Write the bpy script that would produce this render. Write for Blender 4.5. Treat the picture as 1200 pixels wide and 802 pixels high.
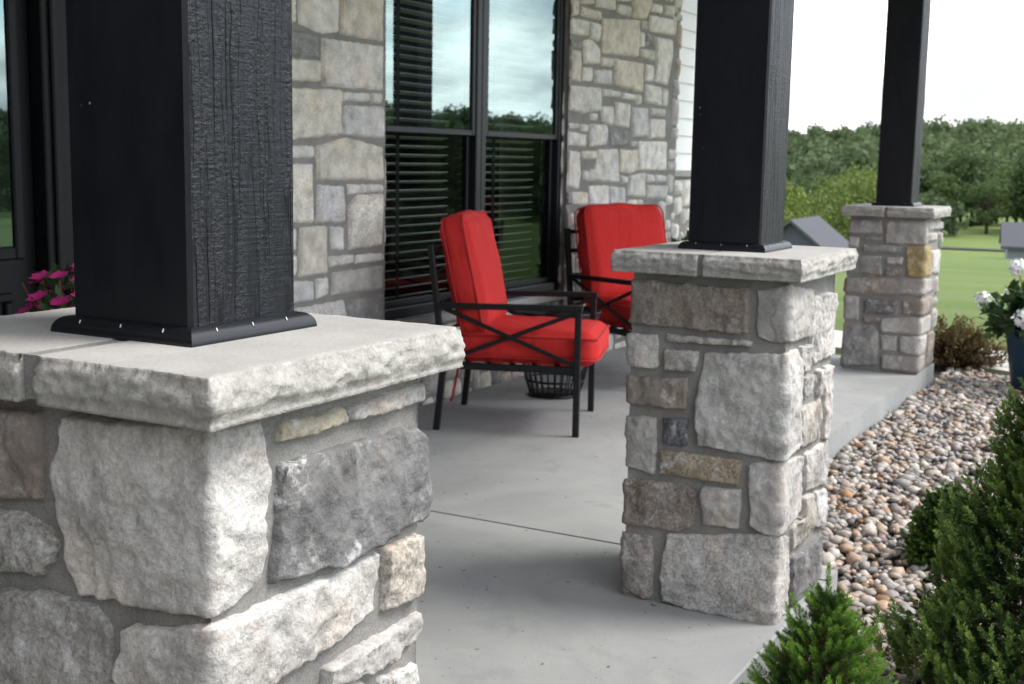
import bpy, math, random
import numpy as np
from mathutils import Vector, Matrix

# ------------------------------------------------------------------ clear
for o in list(bpy.data.objects):
    bpy.data.objects.remove(o, do_unlink=True)
S = bpy.context.scene
C = S.collection
rad = math.radians
PI = math.pi

# ------------------------------------------------------------------ camera
YAW, PITCH, ROLL = 0.50336, 0.14421, 0.01777
f_ = Vector((math.cos(YAW)*math.cos(PITCH), math.sin(YAW)*math.cos(PITCH), -math.sin(PITCH)))
r_ = f_.cross(Vector((0, 0, 1))).normalized()
u_ = r_.cross(f_)
r2 = math.cos(ROLL)*r_ + math.sin(ROLL)*u_
u2 = -math.sin(ROLL)*r_ + math.cos(ROLL)*u_
cam = bpy.data.cameras.new('camera')
camo = bpy.data.objects.new('camera', cam)
C.objects.link(camo)
camo.matrix_world = Matrix(((r2.x, u2.x, -f_.x, -1.1643), (r2.y, u2.y, -f_.y, -1.0669),
                            (r2.z, u2.z, -f_.z, 1.4122), (0, 0, 0, 1)))
cam.sensor_width = 36.0
cam.lens = 36.0*1476.4/1200
cam.clip_start = 0.05
cam.clip_end = 6000
cam.dof.use_dof = True
cam.dof.focus_distance = 2.2
cam.dof.aperture_fstop = 9.5
S.camera = camo

# ------------------------------------------------------------------ world: bright broken cloud over a Nishita sky
SUN_DIR = Vector((0.36, -0.66, 0.95)).normalized()
SUN_EL = math.asin(SUN_DIR.z)
SUN_ROT = math.atan2(SUN_DIR.x, SUN_DIR.y)
W = bpy.data.worlds.new("World")
S.world = W
W.use_nodes = True
nt = W.node_tree
for n in list(nt.nodes):
    nt.nodes.remove(n)
def wn(t, **k):
    n = nt.nodes.new(t)
    for a, b in k.items():
        setattr(n, a, b)
    return n
sky = wn('ShaderNodeTexSky', sky_type='NISHITA', sun_disc=False)
sky.sun_elevation = SUN_EL
sky.sun_rotation = SUN_ROT
sky.air_density = 1.0
sky.dust_density = 0.6
tc = wn('ShaderNodeTexCoord')
mp = wn('ShaderNodeMapping')
mp.inputs['Scale'].default_value = (1.0, 1.0, 2.6)
nz = wn('ShaderNodeTexNoise')
nz.inputs['Scale'].default_value = 3.1
nz.inputs['Detail'].default_value = 9
nz.inputs['Roughness'].default_value = 0.58
rp = wn('ShaderNodeValToRGB')
rp.color_ramp.elements[0].position = 0.40
rp.color_ramp.elements[1].position = 0.56
nz2 = wn('ShaderNodeTexNoise')
nz2.inputs['Scale'].default_value = 5.5
nz2.inputs['Detail'].default_value = 5
rp2 = wn('ShaderNodeValToRGB')
rp2.color_ramp.elements[0].position = 0.37
rp2.color_ramp.elements[0].color = (2.6, 2.66, 2.8, 1)
rp2.color_ramp.elements[1].position = 0.64
rp2.color_ramp.elements[1].color = (13.6, 13.2, 12.9, 1)
mx = wn('ShaderNodeMix', data_type='RGBA')
bg = wn('ShaderNodeBackground')
bg.inputs['Strength'].default_value = 0.125
wo = wn('ShaderNodeOutputWorld')
L = nt.links.new
L(tc.outputs['Generated'], mp.inputs['Vector'])
L(mp.outputs['Vector'], nz.inputs['Vector'])
L(mp.outputs['Vector'], nz2.inputs['Vector'])
L(nz.outputs['Fac'], rp.inputs['Fac'])
L(nz2.outputs['Fac'], rp2.inputs['Fac'])
L(rp.outputs['Color'], mx.inputs['Factor'])
L(sky.outputs['Color'], mx.inputs['A'])
L(rp2.outputs['Color'], mx.inputs['B'])
L(mx.outputs['Result'], bg.inputs['Color'])
L(bg.outputs['Background'], wo.inputs['Surface'])

# hazy sun behind thin cloud
sl = bpy.data.lights.new('sun', 'SUN')
sl.energy = 1.35
sl.angle = rad(24)
sl.color = (1.0, 0.955, 0.89)
so = bpy.data.objects.new('sun', sl)
C.objects.link(so)
so.rotation_euler = (-SUN_DIR).to_track_quat('-Z', 'Y').to_euler()

S.view_settings.view_transform = 'Standard'
S.view_settings.look = 'None'
S.view_settings.gamma = 1
S.view_settings.exposure = 1.6
S.render.engine = 'CYCLES'
try:
    S.cycles.use_denoising = True
    S.cycles.max_bounces = 8
    S.cycles.transparent_max_bounces = 12
    S.cycles.caustics_reflective = False
    S.cycles.caustics_refractive = False
except Exception:
    pass

# ------------------------------------------------------------------ noise (numpy)
def _h(i, j, k, s):
    a = (i*374761393 + j*668265263 + k*1274126177 + s*974711) & 0xFFFFFFFF
    a = ((a ^ (a >> 13))*1274126177) & 0xFFFFFFFF
    return ((a ^ (a >> 16)) & 0xFFFFFF)/float(0xFFFFFF)*2-1
def vnoise(P, seed=0):
    P = np.asarray(P, float)
    i = np.floor(P).astype(np.int64)
    f = P-i
    f = f*f*f*(f*(f*6-15)+10)
    r = 0
    for a in (0, 1):
        for b in (0, 1):
            for c in (0, 1):
                w = (f[:, 0] if a else 1-f[:, 0])*(f[:, 1] if b else 1-f[:, 1])*(f[:, 2] if c else 1-f[:, 2])
                r = r+w*_h(i[:, 0]+a, i[:, 1]+b, i[:, 2]+c, seed)
    return r
def fbm(P, seed=0, octv=4, gain=0.5):
    a, t, P = 1.0, 0.0, np.asarray(P, float)
    for o in range(octv):
        t = t+a*vnoise(P, seed+o*17)
        P = P*2.03+11.3
        a *= gain
    return t

# ------------------------------------------------------------------ object helpers
def tag(o, label=None, cat=None, group=None, kind=None):
    if label: o['label'] = label
    if cat: o['category'] = cat
    if group: o['group'] = group
    if kind: o['kind'] = kind
    return o
def thing(name, label, cat, loc=(0, 0, 0), rz=0, group=None):
    o = bpy.data.objects.new(name, None)
    o.empty_display_size = 0.1
    C.objects.link(o)
    o.location = loc
    o.rotation_euler = (0, 0, rz)
    return tag(o, label, cat, group)
def mesh_np(name, V, F, mats, parent=None, mi=None, smooth=False, cols=None, loc=None):
    """V (n,3) array; F list of arrays (m,3)/(m,4) or list of index lists; cols per-vertex rgb -> 'tint'."""
    me = bpy.data.meshes.new(name)
    V = np.asarray(V, np.float32)
    if isinstance(F, np.ndarray):
        F = [F]
    if len(F) and isinstance(F[0], np.ndarray):
        lv = np.concatenate([f.ravel() for f in F]).astype(np.int32)
        lt = np.concatenate([np.full(len(f), f.shape[1]) for f in F]).astype(np.int32)
    else:
        lv = np.array([i for f in F for i in f], np.int32)
        lt = np.array([len(f) for f in F], np.int32)
    ls = np.zeros(len(lt), np.int32)
    ls[1:] = np.cumsum(lt)[:-1]
    me.vertices.add(len(V))
    me.vertices.foreach_set('co', V.ravel())
    me.loops.add(len(lv))
    me.loops.foreach_set('vertex_index', lv)
    me.polygons.add(len(lt))
    me.polygons.foreach_set('loop_start', ls)
    me.polygons.foreach_set('loop_total', lt)
    if not isinstance(mats, (list, tuple)):
        mats = [mats]
    for m in mats:
        me.materials.append(m)
    if mi is not None:
        me.polygons.foreach_set('material_index', np.asarray(mi, np.int32))
    if smooth is not False:
        sm = np.ones(len(lt), bool) if smooth is True else np.asarray(smooth, bool)
        me.polygons.foreach_set('use_smooth', sm)
    me.update(calc_edges=True)
    if cols is not None:
        at = me.attributes.new('tint', 'FLOAT_COLOR', 'POINT')
        c4 = np.ones((len(V), 4), np.float32)
        c4[:, :np.shape(cols)[1]] = cols
        at.data.foreach_set('color', c4.ravel())
    me.validate()
    o = bpy.data.objects.new(name, me)
    C.objects.link(o)
    if parent is not None:
        o.parent = parent
    if loc is not None:
        o.location = loc
    return o
def copy_tree(o, parent=None):
    c = o.copy()
    C.objects.link(c)
    if parent is not None:
        c.parent = parent
    for ch in list(o.children):
        copy_tree(ch, c)
    return c

class MB:
    """collects simple shapes into one mesh"""
    def __init__(s):
        s.v = []; s.f = []; s.m = []; s.s = []; s.mat = 0; s.sm = False
    def add(s, vs, fs):
        b = len(s.v)
        s.v += [tuple(p) for p in vs]
        for f in fs:
            s.f.append([b+i for i in f]); s.m.append(s.mat); s.s.append(s.sm)
    def box(s, x0, x1, y0, y1, z0, z1, bev=0.0):
        if bev <= 0:
            vs = [(x, y, z) for z in (z0, z1) for y in (y0, y1) for x in (x0, x1)]
            s.add(vs, [(0, 2, 3, 1), (4, 5, 7, 6), (0, 1, 5, 4), (2, 6, 7, 3), (0, 4, 6, 2), (1, 3, 7, 5)])
            return
        b = min(bev, (x1-x0)*.45, (y1-y0)*.45, (z1-z0)*.45)
        lv = []
        for z, k in ((z0, b), (z0+b, 0), (z1-b, 0), (z1, b)):
            lv.append([(x0+b, y0+k, z), (x1-b, y0+k, z), (x1-k, y0+b, z), (x1-k, y1-b, z),
                       (x1-b, y1-k, z), (x0+b, y1-k, z), (x0+k, y1-b, z), (x0+k, y0+b, z)])
        s.loft(lv)
    def loft(s, loops, cap=True, closed=True):
        n = len(loops[0]); vs = [p for l in loops for p in l]; fs = []
        for i in range(len(loops)-1):
            for j in range(n if closed else n-1):
                k = (j+1) % n
                fs.append((i*n+j, i*n+k, (i+1)*n+k, (i+1)*n+j))
        if cap:
            fs.append(tuple(range(n))[::-1]); fs.append(tuple((len(loops)-1)*n+j for j in range(n)))
        s.add(vs, fs)
    def tube(s, pts, r, n=8, cap=True):
        pts = [Vector(p) for p in pts]
        rs = r if isinstance(r, (list, tuple)) else [r]*len(pts)
        loops = []
        ref = None
        for i, p in enumerate(pts):
            t = (pts[min(i+1, len(pts)-1)]-pts[max(i-1, 0)]).normalized()
            if ref is None:
                ref = Vector((0, 0, 1)) if abs(t.z) < .9 else Vector((1, 0, 0))
            a = (ref-t*ref.dot(t)).normalized(); b = t.cross(a); ref = a
            loops.append([tuple(p+rs[i]*(math.cos(2*PI*k/n)*a+math.sin(2*PI*k/n)*b)) for k in range(n)])
        old = s.sm; s.sm = True
        s.loft(loops, cap)
        s.sm = old
    def bar(s, p, q, w, h, up=(0, 0, 1)):
        """rectangular bar from p to q, w across, h along up"""
        p, q = Vector(p), Vector(q); t = (q-p).normalized(); up = Vector(up)
        a = t.cross(up).normalized()*w/2; b = a.cross(t).normalized()*h/2
        e = min(w, h)*.12
        a1 = a*(1-2*e/w); b1 = b*(1-2*e/h)
        loops = []
        for c in (p, q):
            loops.append([tuple(c+x) for x in (-a+b1*-1, -a1-b, a1-b, a-b1, a+b1, a1+b, -a1+b, -a+b1)])
        s.loft(loops)
    def lathe(s, prof, c=(0, 0, 0), n=24):
        loops = [[(c[0]+r*math.cos(2*PI*k/n), c[1]+r*math.sin(2*PI*k/n), c[2]+z) for k in range(n)] for r, z in prof]
        old = s.sm; s.sm = True
        s.loft(loops)
        s.sm = old
    def build(s, name, mats, parent=None, loc=None):
        return mesh_np(name, np.array(s.v), s.f, mats, parent, s.m, s.s, loc=loc)

# ------------------------------------------------------------------ materials
M = {}
def mat(name, col=(.5, .5, .5), rough=.6, metal=0.0, spec=.5):
    m = bpy.data.materials.new(name)
    m.use_nodes = True
    b = m.node_tree.nodes['Principled BSDF']
    b.inputs['Base Color'].default_value = (*col, 1)
    b.inputs['Roughness'].default_value = rough
    b.inputs['Metallic'].default_value = metal
    b.inputs['Specular IOR Level'].default_value = spec
    M[name] = m
    return m, m.node_tree, b
def nd(t, typ, **k):
    n = t.nodes.new(typ)
    for a, b in k.items():
        if a.startswith('_'):
            n.inputs[a[1:].replace('_', ' ')].default_value = b
        else:
            setattr(n, a, b)
    return n
def coords(t, scale=(1, 1, 1), kind='Object'):
    tc = nd(t, 'ShaderNodeTexCoord'); mp = nd(t, 'ShaderNodeMapping')
    mp.inputs['Scale'].default_value = scale
    t.links.new(tc.outputs[kind], mp.inputs['Vector'])
    return mp.outputs['Vector']
def noise(t, vec, scale, detail=4, rough=.55, dist=0.0):
    n = nd(t, 'ShaderNodeTexNoise')
    n.inputs['Scale'].default_value = scale; n.inputs['Detail'].default_value = detail
    n.inputs['Roughness'].default_value = rough; n.inputs['Distortion'].default_value = dist
    t.links.new(vec, n.inputs['Vector'])
    return n.outputs['Fac']
def ramp(t, fac, stops):
    n = nd(t, 'ShaderNodeValToRGB')
    e = n.color_ramp.elements
    while len(e) < len(stops): e.new(.5)
    for i, (p, c) in enumerate(stops):
        e[i].position = p
        e[i].color = (c, c, c, 1) if not hasattr(c, '__len__') else (*c, 1)
    t.links.new(fac, n.inputs['Fac'])
    return n.outputs['Color']
def mixc(t, a, b, fac, blend='MIX'):
    n = nd(t, 'ShaderNodeMix', data_type='RGBA', blend_type=blend)
    for k, x in (('Factor', fac), ('A', a), ('B', b)):
        if isinstance(x, bpy.types.NodeSocket): t.links.new(x, n.inputs[k])
        elif k == 'Factor': n.inputs[k].default_value = x
        else: n.inputs[k].default_value = (*x, 1)
    return n.outputs['Result']
def bump(t, b, height, strength=.3, dist=.01, prev=None):
    n = nd(t, 'ShaderNodeBump')
    n.inputs['Strength'].default_value = strength; n.inputs['Distance'].default_value = dist
    t.links.new(height, n.inputs['Height'])
    if prev is not None: t.links.new(prev, n.inputs['Normal'])
    t.links.new(n.outputs['Normal'], b.inputs['Normal'])
    return n.outputs['Normal']

# building stone: per-stone tint, mineral mottle, pale calcite blooms, white and dark flecks
m, t, b = mat('field_stone', rough=.93, spec=.25)
at = nd(t, 'ShaderNodeAttribute', attribute_name='tint')
sh_ = nd(t, 'ShaderNodeVectorMath', operation='MULTIPLY_ADD'); sh_.inputs[1].default_value = (1, 1, 1)
cmb = nd(t, 'ShaderNodeCombineXYZ')
sc_ = nd(t, 'ShaderNodeMath', operation='MULTIPLY'); sc_.inputs[1].default_value = 37.0; t.links.new(at.outputs['Alpha'], sc_.inputs[0])
t.links.new(sc_.outputs[0], cmb.inputs['X']); t.links.new(sc_.outputs[0], cmb.inputs['Z'])
t.links.new(coords(t), sh_.inputs[0]); t.links.new(cmb.outputs[0], sh_.inputs[2])
v = sh_.outputs[0]
speck = ramp(t, at.outputs['Alpha'], [(0.0, .18), (.55, .5), (1.0, .95)])
mott = noise(t, v, 11, 8, .6, .2)
c1 = mixc(t, at.outputs['Color'], ramp(t, mott, [(.28, .64), (.5, 1.0), (.72, 1.30)]), 1.0, 'MULTIPLY')
grain = noise(t, v, 125, 4, .72)
c2 = mixc(t, c1, ramp(t, grain, [(.36, .55), (.5, 1.0), (.64, 1.42)]), speck, 'MULTIPLY')
vor = nd(t, 'ShaderNodeTexNoise'); vor.inputs['Scale'].default_value = 95; vor.inputs['Detail'].default_value = 5; vor.inputs['Roughness'].default_value = .8
t.links.new(v, vor.inputs['Vector'])
c2 = mixc(t, c2, (.66, .65, .63), mixc(t, ramp(t, vor.outputs['Fac'], [(.60, 0.0), (.68, .8)]), speck, 1.0, 'MULTIPLY'))
fl = noise(t, v, 26, 8, .72, .3)
fm = noise(t, v, 7.5, 3, .5)
flm = mixc(t, ramp(t, fl, [(.50, 0.0), (.66, 1.0)]), ramp(t, fm, [(.47, 0.0), (.62, .85)]), 1.0, 'MULTIPLY')
c3 = mixc(t, c2, (.66, .655, .645), flm)
warm = noise(t, v, 6.5, 4, .6, .4)
c4 = mixc(t, c3, (1.09, .95, .82), ramp(t, warm, [(.52, 0.0), (.70, .55)]), 'MULTIPLY')
pits = noise(t, v, 75, 4, .7)
c4 = mixc(t, c4, (.07, .065, .06), ramp(t, pits, [(.27, .75), (.34, 0.0)]))
t.links.new(c4, b.inputs['Base Color'])
n0 = bump(t, b, noise(t, v, 19, 6, .58, .15), .55, .018)
n1 = bump(t, b, noise(t, v, 75, 5, .62, .1), .5, .006, n0)
bump(t, b, noise(t, v, 260, 3, .7), .45, .003, n1)

m, t, b = mat('mortar', rough=.96, spec=.2)
v = coords(t)
c = mixc(t, (.215, .208, .196), (.31, .30, .282), ramp(t, noise(t, v, 9, 8, .68, .4), [(.33, 0.0), (.67, 1.0)]))
c = mixc(t, c, ramp(t, noise(t, v, 260, 4, .8), [(.32, .66), (.66, 1.25)]), .9, 'MULTIPLY')
t.links.new(c, b.inputs['Base Color'])
n1 = bump(t, b, noise(t, v, 45, 6, .7), .6, .006)
bump(t, b, noise(t, v, 330, 4, .75), .8, .003, n1)

m, t, b = mat('wall_mortar', rough=.95, spec=.2)
v = coords(t)
c = mixc(t, (.215, .208, .196), (.28, .27, .255), ramp(t, noise(t, v, 8, 6, .6), [(.35, 0.0), (.65, 1.0)]))
t.links.new(c, b.inputs['Base Color'])
bump(t, b, noise(t, v, 200, 4, .7), .6, .004)

# sawn limestone cap: smooth buff top
m, t, b = mat('cap_limestone', rough=.9, spec=.25)
v = coords(t)
c = mixc(t, (.335, .325, .308), (.40, .39, .37), ramp(t, noise(t, v, 7, 6, .6), [(.35, 0.0), (.65, 1.0)]))
c = mixc(t, c, ramp(t, noise(t, v, 160, 4, .7), [(.32, .80), (.5, 1.0), (.68, 1.10)]), .8, 'MULTIPLY')
t.links.new(c, b.inputs['Base Color'])
bump(t, b, noise(t, v, 220, 4, .6), .25, .0015)
m, t, b = mat('cap_rock_face', rough=.95, spec=.2)
v = coords(t)
c = mixc(t, (.28, .27, .247), (.43, .415, .385), ramp(t, noise(t, v, 26, 7, .65, .5), [(.32, 0.0), (.66, 1.0)]))
c = mixc(t, c, ramp(t, noise(t, v, 150, 4, .7), [(.32, .76), (.5, 1.0), (.68, 1.14)]), .9, 'MULTIPLY')
t.links.new(c, b.inputs['Base Color'])
n1 = bump(t, b, noise(t, v, 60, 6, .62, .2), .6, .008)
bump(t, b, noise(t, v, 300, 3, .7), .4, .002, n1)

# black stained timber: smooth planed and rough sawn
m, t, b = mat('black_timber', (.0052, .0060, .0082), .5, spec=.35)
v = coords(t, (60, 60, 3))
vo = nd(t, 'ShaderNodeTexVoronoi'); vo.inputs['Scale'].default_value = 26
t.links.new(coords(t), vo.inputs['Vector'])
dm = noise(t, coords(t), 7, 2, .5)
dust = mixc(t, ramp(t, vo.outputs['Distance'], [(.045, 1.0), (.065, 0.0)]), ramp(t, dm, [(.52, 0.0), (.62, .8)]), 1.0, 'MULTIPLY')
scuff = ramp(t, noise(t, coords(t, (1, 1, .35)), 9, 6, .7, .5), [(.35, (.0034, .0043, .0068)), (.7, (.0058, .0069, .0100))])
t.links.new(mixc(t, scuff, (.32, .32, .32), dust), b.inputs['Base Color'])
t.links.new(ramp(t, noise(t, coords(t, (1, 1, .4)), 12, 5, .6), [(.3, .36), (.7, .62)]), b.inputs['Roughness'])
n1 = bump(t, b, noise(t, v, 1.0, 5, .6), .16, .002)
bump(t, b, noise(t, coords(t, (1, 1, .5)), 16, 5, .6, .6), .22, .006, n1)
m, t, b = mat('black_rough_sawn', (.0038, .0048, .0084), .44, spec=.34)
warp = nd(t, 'ShaderNodeTexNoise'); warp.inputs['Scale'].default_value = 5; warp.inputs['Detail'].default_value = 3
t.links.new(coords(t, (1, 1, .5)), warp.inputs['Vector'])
base = coords(t, (1, 1, .035))
wv = nd(t, 'ShaderNodeVectorMath', operation='MULTIPLY_ADD'); wv.inputs[1].default_value = (.05, .05, 0); t.links.new(warp.outputs['Color'], wv.inputs[0]); t.links.new(base, wv.inputs[2])
vs = wv.outputs[0]
zone = ramp(t, noise(t, vs, 13, 2, .5), [(.36, 0.0), (.46, 1.0)])            # bands of torn grain between smoother wood
rows = ramp(t, noise(t, vs, 46, 4, .55), [(.40, 0.0), (.50, 1.0), (.58, .85), (.66, .35)])
teeth = noise(t, coords(t, (105, 105, 150)), 1.0, 4, .62)
hair = noise(t, vs, 190, 3, .6)
torn = mixc(t, rows, teeth, .55, 'MULTIPLY')
smooth = mixc(t, hair, (.62, .62, .62), .72)
hgt = mixc(t, smooth, torn, zone)
saw = noise(t, coords(t, (9, 9, 170)), 1.0, 3, .55)
n1 = bump(t, b, hgt, .95, .0085)
bump(t, b, saw, .35, .003, n1)

m, t, b = mat('black_trim', (.006, .0068, .009), .34, spec=.45)
bump(t, b, noise(t, coords(t), 45, 3), .06, .003)
mat('nail_fleck', (.55, .55, .55), .4)

# concrete
m, t, b = mat('broom_concrete', rough=.74, spec=.35)
v = coords(t)
c = mixc(t, (.245, .251, .249), (.325, .329, .322), ramp(t, noise(t, v, 1.6, 8, .66, .5), [(.33, 0.0), (.67, 1.0)]))
c = mixc(t, c, (.195, .20, .198), ramp(t, noise(t, v, 4.2, 7, .7, .8), [(.56, 0.0), (.74, .6)]))
c = mixc(t, c, (.345, .34, .325), ramp(t, noise(t, coords(t, (1, 1.4, 1)), 6.5, 6, .72, .5), [(.60, 0.0), (.75, .55)]))
c = mixc(t, c, ramp(t, noise(t, v, 260, 4, .75), [(.32, .80), (.68, 1.14)]), .9, 'MULTIPLY')
c = mixc(t, c, (.05, .045, .04), ramp(t, noise(t, v, 24, 2, .5), [(.715, 0.0), (.735, .85)]))
c = mixc(t, c, (.07, .065, .06), ramp(t, noise(t, v, 85, 1, .5), [(.745, 0.0), (.76, .8)]))
t.links.new(c, b.inputs['Base Color'])
broom = noise(t, coords(t, (240, 5, 1)), 1.0, 3, .6)
n1 = bump(t, b, broom, .16, .0018)
n1 = bump(t, b, noise(t, v, 190, 4, .6), .16, .0018, n1)
bump(t, b, noise(t, v, 1.8, 3, .5), .08, .03, n1)
m, t, b = mat('path_concrete', rough=.9, spec=.25)
v = coords(t)
c = mixc(t, (.42, .40, .36), (.54, .52, .48), ramp(t, noise(t, v, 3, 6, .6), [(.35, 0.0), (.65, 1.0)]))
t.links.new(c, b.inputs['Base Color'])
bump(t, b, noise(t, v, 120, 3), .3, .003)
m, t, b = mat('asphalt', (.075, .082, .07), 1.0, spec=.05)
m, t, b = mat('bed_soil', rough=1.0, spec=.1)
c = mixc(t, (.045, .038, .032), (.10, .088, .075), noise(t, coords(t), 40, 5, .7))
t.links.new(c, b.inputs['Base Color'])
bump(t, b, noise(t, coords(t), 60, 5, .7), .8, .02)
m, t, b = mat('river_pebble', rough=.62, spec=.4)
at = nd(t, 'ShaderNodeAttribute', attribute_name='tint')
c = mixc(t, at.outputs['Color'], ramp(t, noise(t, coords(t), 60, 4, .6), [(.35, .8), (.65, 1.15)]), 1.0, 'MULTIPLY')
t.links.new(c, b.inputs['Base Color'])
bump(t, b, noise(t, coords(t), 120, 3), .15, .002)
# lawn
m, t, b = mat('lawn_grass', rough=.95, spec=.15)
v = coords(t)
c = mixc(t, (.100, .152, .040), (.138, .196, .054), ramp(t, noise(t, v, .07, 5, .6), [(.35, 0.0), (.65, 1.0)]))
mow = noise(t, coords(t, (.55, .06, 1)), 1.0, 2, .5)
c = mixc(t, c, (.155, .195, .075), ramp(t, mow, [(.44, 0.0), (.56, .55)]))
c = mixc(t, c, (.165, .185, .075), ramp(t, noise(t, v, .9, 5, .65), [(.52, 0.0), (.72, .5)]))
c = mixc(t, c, ramp(t, noise(t, v, 26, 3, .7), [(.3, .72), (.7, 1.2)]), .9, 'MULTIPLY')
t.links.new(c, b.inputs['Base Color'])
bump(t, b, noise(t, v, 38, 4, .7), .9, .05)

def leaf_mat(name, dark, light, rough=.55, trans=.25, objvar=0.0):
    m, t, b = mat(name, rough=rough, spec=.35)
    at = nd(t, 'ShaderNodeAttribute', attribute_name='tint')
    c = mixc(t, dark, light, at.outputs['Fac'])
    if objvar:
        oi = nd(t, 'ShaderNodeObjectInfo')
        c = mixc(t, c, ramp(t, oi.outputs['Random'], [(0, (1-objvar, 1-objvar, 1-objvar*.6)), (1, (1+objvar*1.3, 1+objvar, 1+objvar*.2))]), 1.0, 'MULTIPLY')
    t.links.new(c, b.inputs['Base Color'])
    tr = nd(t, 'ShaderNodeBsdfTranslucent')
    t.links.new(c, tr.inputs['Color'])
    ms = nd(t, 'ShaderNodeMixShader'); ms.inputs[0].default_value = trans
    t.links.new(b.outputs[0], ms.inputs[1]); t.links.new(tr.outputs[0], ms.inputs[2])
    t.links.new(ms.outputs[0], t.nodes['Material Output'].inputs['Surface'])
    return m
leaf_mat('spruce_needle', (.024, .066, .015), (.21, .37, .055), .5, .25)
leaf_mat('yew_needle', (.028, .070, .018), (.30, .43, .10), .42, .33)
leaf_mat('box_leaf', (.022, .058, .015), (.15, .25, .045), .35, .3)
leaf_mat('tree_leaf', (.034, .064, .020), (.080, .128, .034), .65, .25, .18)
leaf_mat('bright_tree_leaf', (.075, .115, .022), (.15, .20, .036), .65, .3, .12)
leaf_mat('wood_leaf', (.050, .078, .034), (.108, .148, .060), .8, .3)
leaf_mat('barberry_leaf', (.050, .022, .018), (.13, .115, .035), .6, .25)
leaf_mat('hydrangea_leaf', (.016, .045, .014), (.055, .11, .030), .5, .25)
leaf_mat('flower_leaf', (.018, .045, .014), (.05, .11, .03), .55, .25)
mat('white_petal', (.78, .79, .80), .7)
mat('pink_petal', (.62, .035, .24), .6)
mat('bark', (.045, .035, .026), .95, spec=.1)
mat('twig', (.16, .085, .04), .85)
m, t, b = mat('blue_glaze', (.007, .040, .080), .28, spec=.35)
mat('clay_pot', (.035, .034, .036), .5)
# furniture
m, t, b = mat('black_powder_coat', (.0065, .0065, .0075), .45, spec=.35)
bump(t, b, noise(t, coords(t), 500, 2), .08, .001)
m, t, b = mat('red_canvas', rough=.88, spec=.2)
v = coords(t)
c = mixc(t, (.53, .026, .026), (.63, .038, .034), noise(t, v, 6, 5, .6))
t.links.new(c, b.inputs['Base Color'])
n1 = bump(t, b, noise(t, v, 420, 2), .35, .0012)
n1 = bump(t, b, noise(t, coords(t, (1, 1, .45)), 13, 5, .55, .8), .5, .022, n1)
bump(t, b, noise(t, v, 45, 3, .5), .15, .004, n1)
mat('red_piping', (.42, .018, .018), .85)
mat('white_tag', (.75, .75, .75), .8)
# house
mat('black_metal_frame', (.0065, .0078, .0115), .42, spec=.4)
mat('black_door', (.0045, .005, .006), .5, spec=.25)
m, t, b = mat('white_siding', (.80, .80, .79), .55)
bump(t, b, noise(t, coords(t, (2, 2, 30)), 6, 3), .05, .003)
mat('shade_block_grey', (.30, .29, .275), .9)
mat('white_soffit', (.72, .72, .70), .7)
m, t, b = mat('roof_shingle', rough=.95)
c = mixc(t, (.042, .044, .052), (.075, .077, .088), noise(t, coords(t), 9, 4, .7))
t.links.new(c, b.inputs['Base Color'])
mat('dark_interior', (.02, .02, .02), .9)
mat('blind_slat', (.78, .78, .74), .55)
mat('shed_wall', (.055, .062, .078), .8)
mat('house_wall_grey', (.20, .205, .23), .8)
def glass(name, tint, refl, base, ior):
    m = bpy.data.materials.new(name); m.use_nodes = True; M[name] = m
    t = m.node_tree; t.nodes.remove(t.nodes['Principled BSDF'])
    tr = nd(t, 'ShaderNodeBsdfTransparent'); tr.inputs['Color'].default_value = (*tint, 1)
    gl = nd(t, 'ShaderNodeBsdfGlossy'); gl.inputs['Color'].default_value = (*refl, 1); gl.inputs['Roughness'].default_value = 0.0
    wv = noise(t, coords(t), 1.3, 2)
    nb = nd(t, 'ShaderNodeBump'); nb.inputs['Strength'].default_value = .02; nb.inputs['Distance'].default_value = .02
    t.links.new(wv, nb.inputs['Height']); t.links.new(nb.outputs[0], gl.inputs['Normal'])
    fr = nd(t, 'ShaderNodeFresnel'); fr.inputs['IOR'].default_value = ior
    mm = nd(t, 'ShaderNodeMath', operation='ADD'); mm.inputs[1].default_value = base; mm.use_clamp = True
    t.links.new(fr.outputs[0], mm.inputs[0])
    ms = nd(t, 'ShaderNodeMixShader'); t.links.new(mm.outputs[0], ms.inputs[0])
    t.links.new(tr.outputs[0], ms.inputs[1]); t.links.new(gl.outputs[0], ms.inputs[2])
    t.links.new(ms.outputs[0], t.nodes['Material Output'].inputs['Surface'])
glass('window_glass', (.80, .86, .82), (.74, .98, 1.0), .15, 1.6)
glass('screened_glass', (.62, .68, .64), (.72, .95, .80), .0, 1.33)

# ------------------------------------------------------------------ terrain and other setting
def terrain_z(x, y):
    x = np.asarray(x, float); y = np.asarray(y, float)
    r = np.hypot(x, y); az = np.degrees(np.arctan2(y, x))
    z = -.15-np.clip(r-11, 0, 84)*.049-2.0*np.clip((az-10)/5, 0, 1)*np.clip((r-26)/30, 0, 1)*(az < 60)*np.clip((60-az)/20, 0, 1)
    hill = np.clip((r-112)/260, 0, 1); hill = hill*hill*(3-2*hill)
    var = 9.6+1.7*np.sin(np.radians(az)*9+.6)+.9*np.sin(np.radians(az)*23+2)
    z = z+hill*var+np.where(r > 20, .35*np.sin(x*.06)*np.sin(y*.05+1)*np.clip((r-20)/40, 0, 1), 0)
    return z
rr = np.concatenate([np.linspace(0, 30, 26), np.linspace(33, 120, 34), np.linspace(130, 420, 30), [520, 700, 1000, 2200]])
na = 180
aa = np.linspace(0, 2*PI, na, endpoint=False)
V = [(0, 0, -.15)]
X = np.outer(rr[1:], np.cos(aa)); Y = np.outer(rr[1:], np.sin(aa))
V = np.vstack([[(0, 0, -.15)], np.stack([X.ravel(), Y.ravel(), terrain_z(X, Y).ravel()], -1)])
F = []
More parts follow.
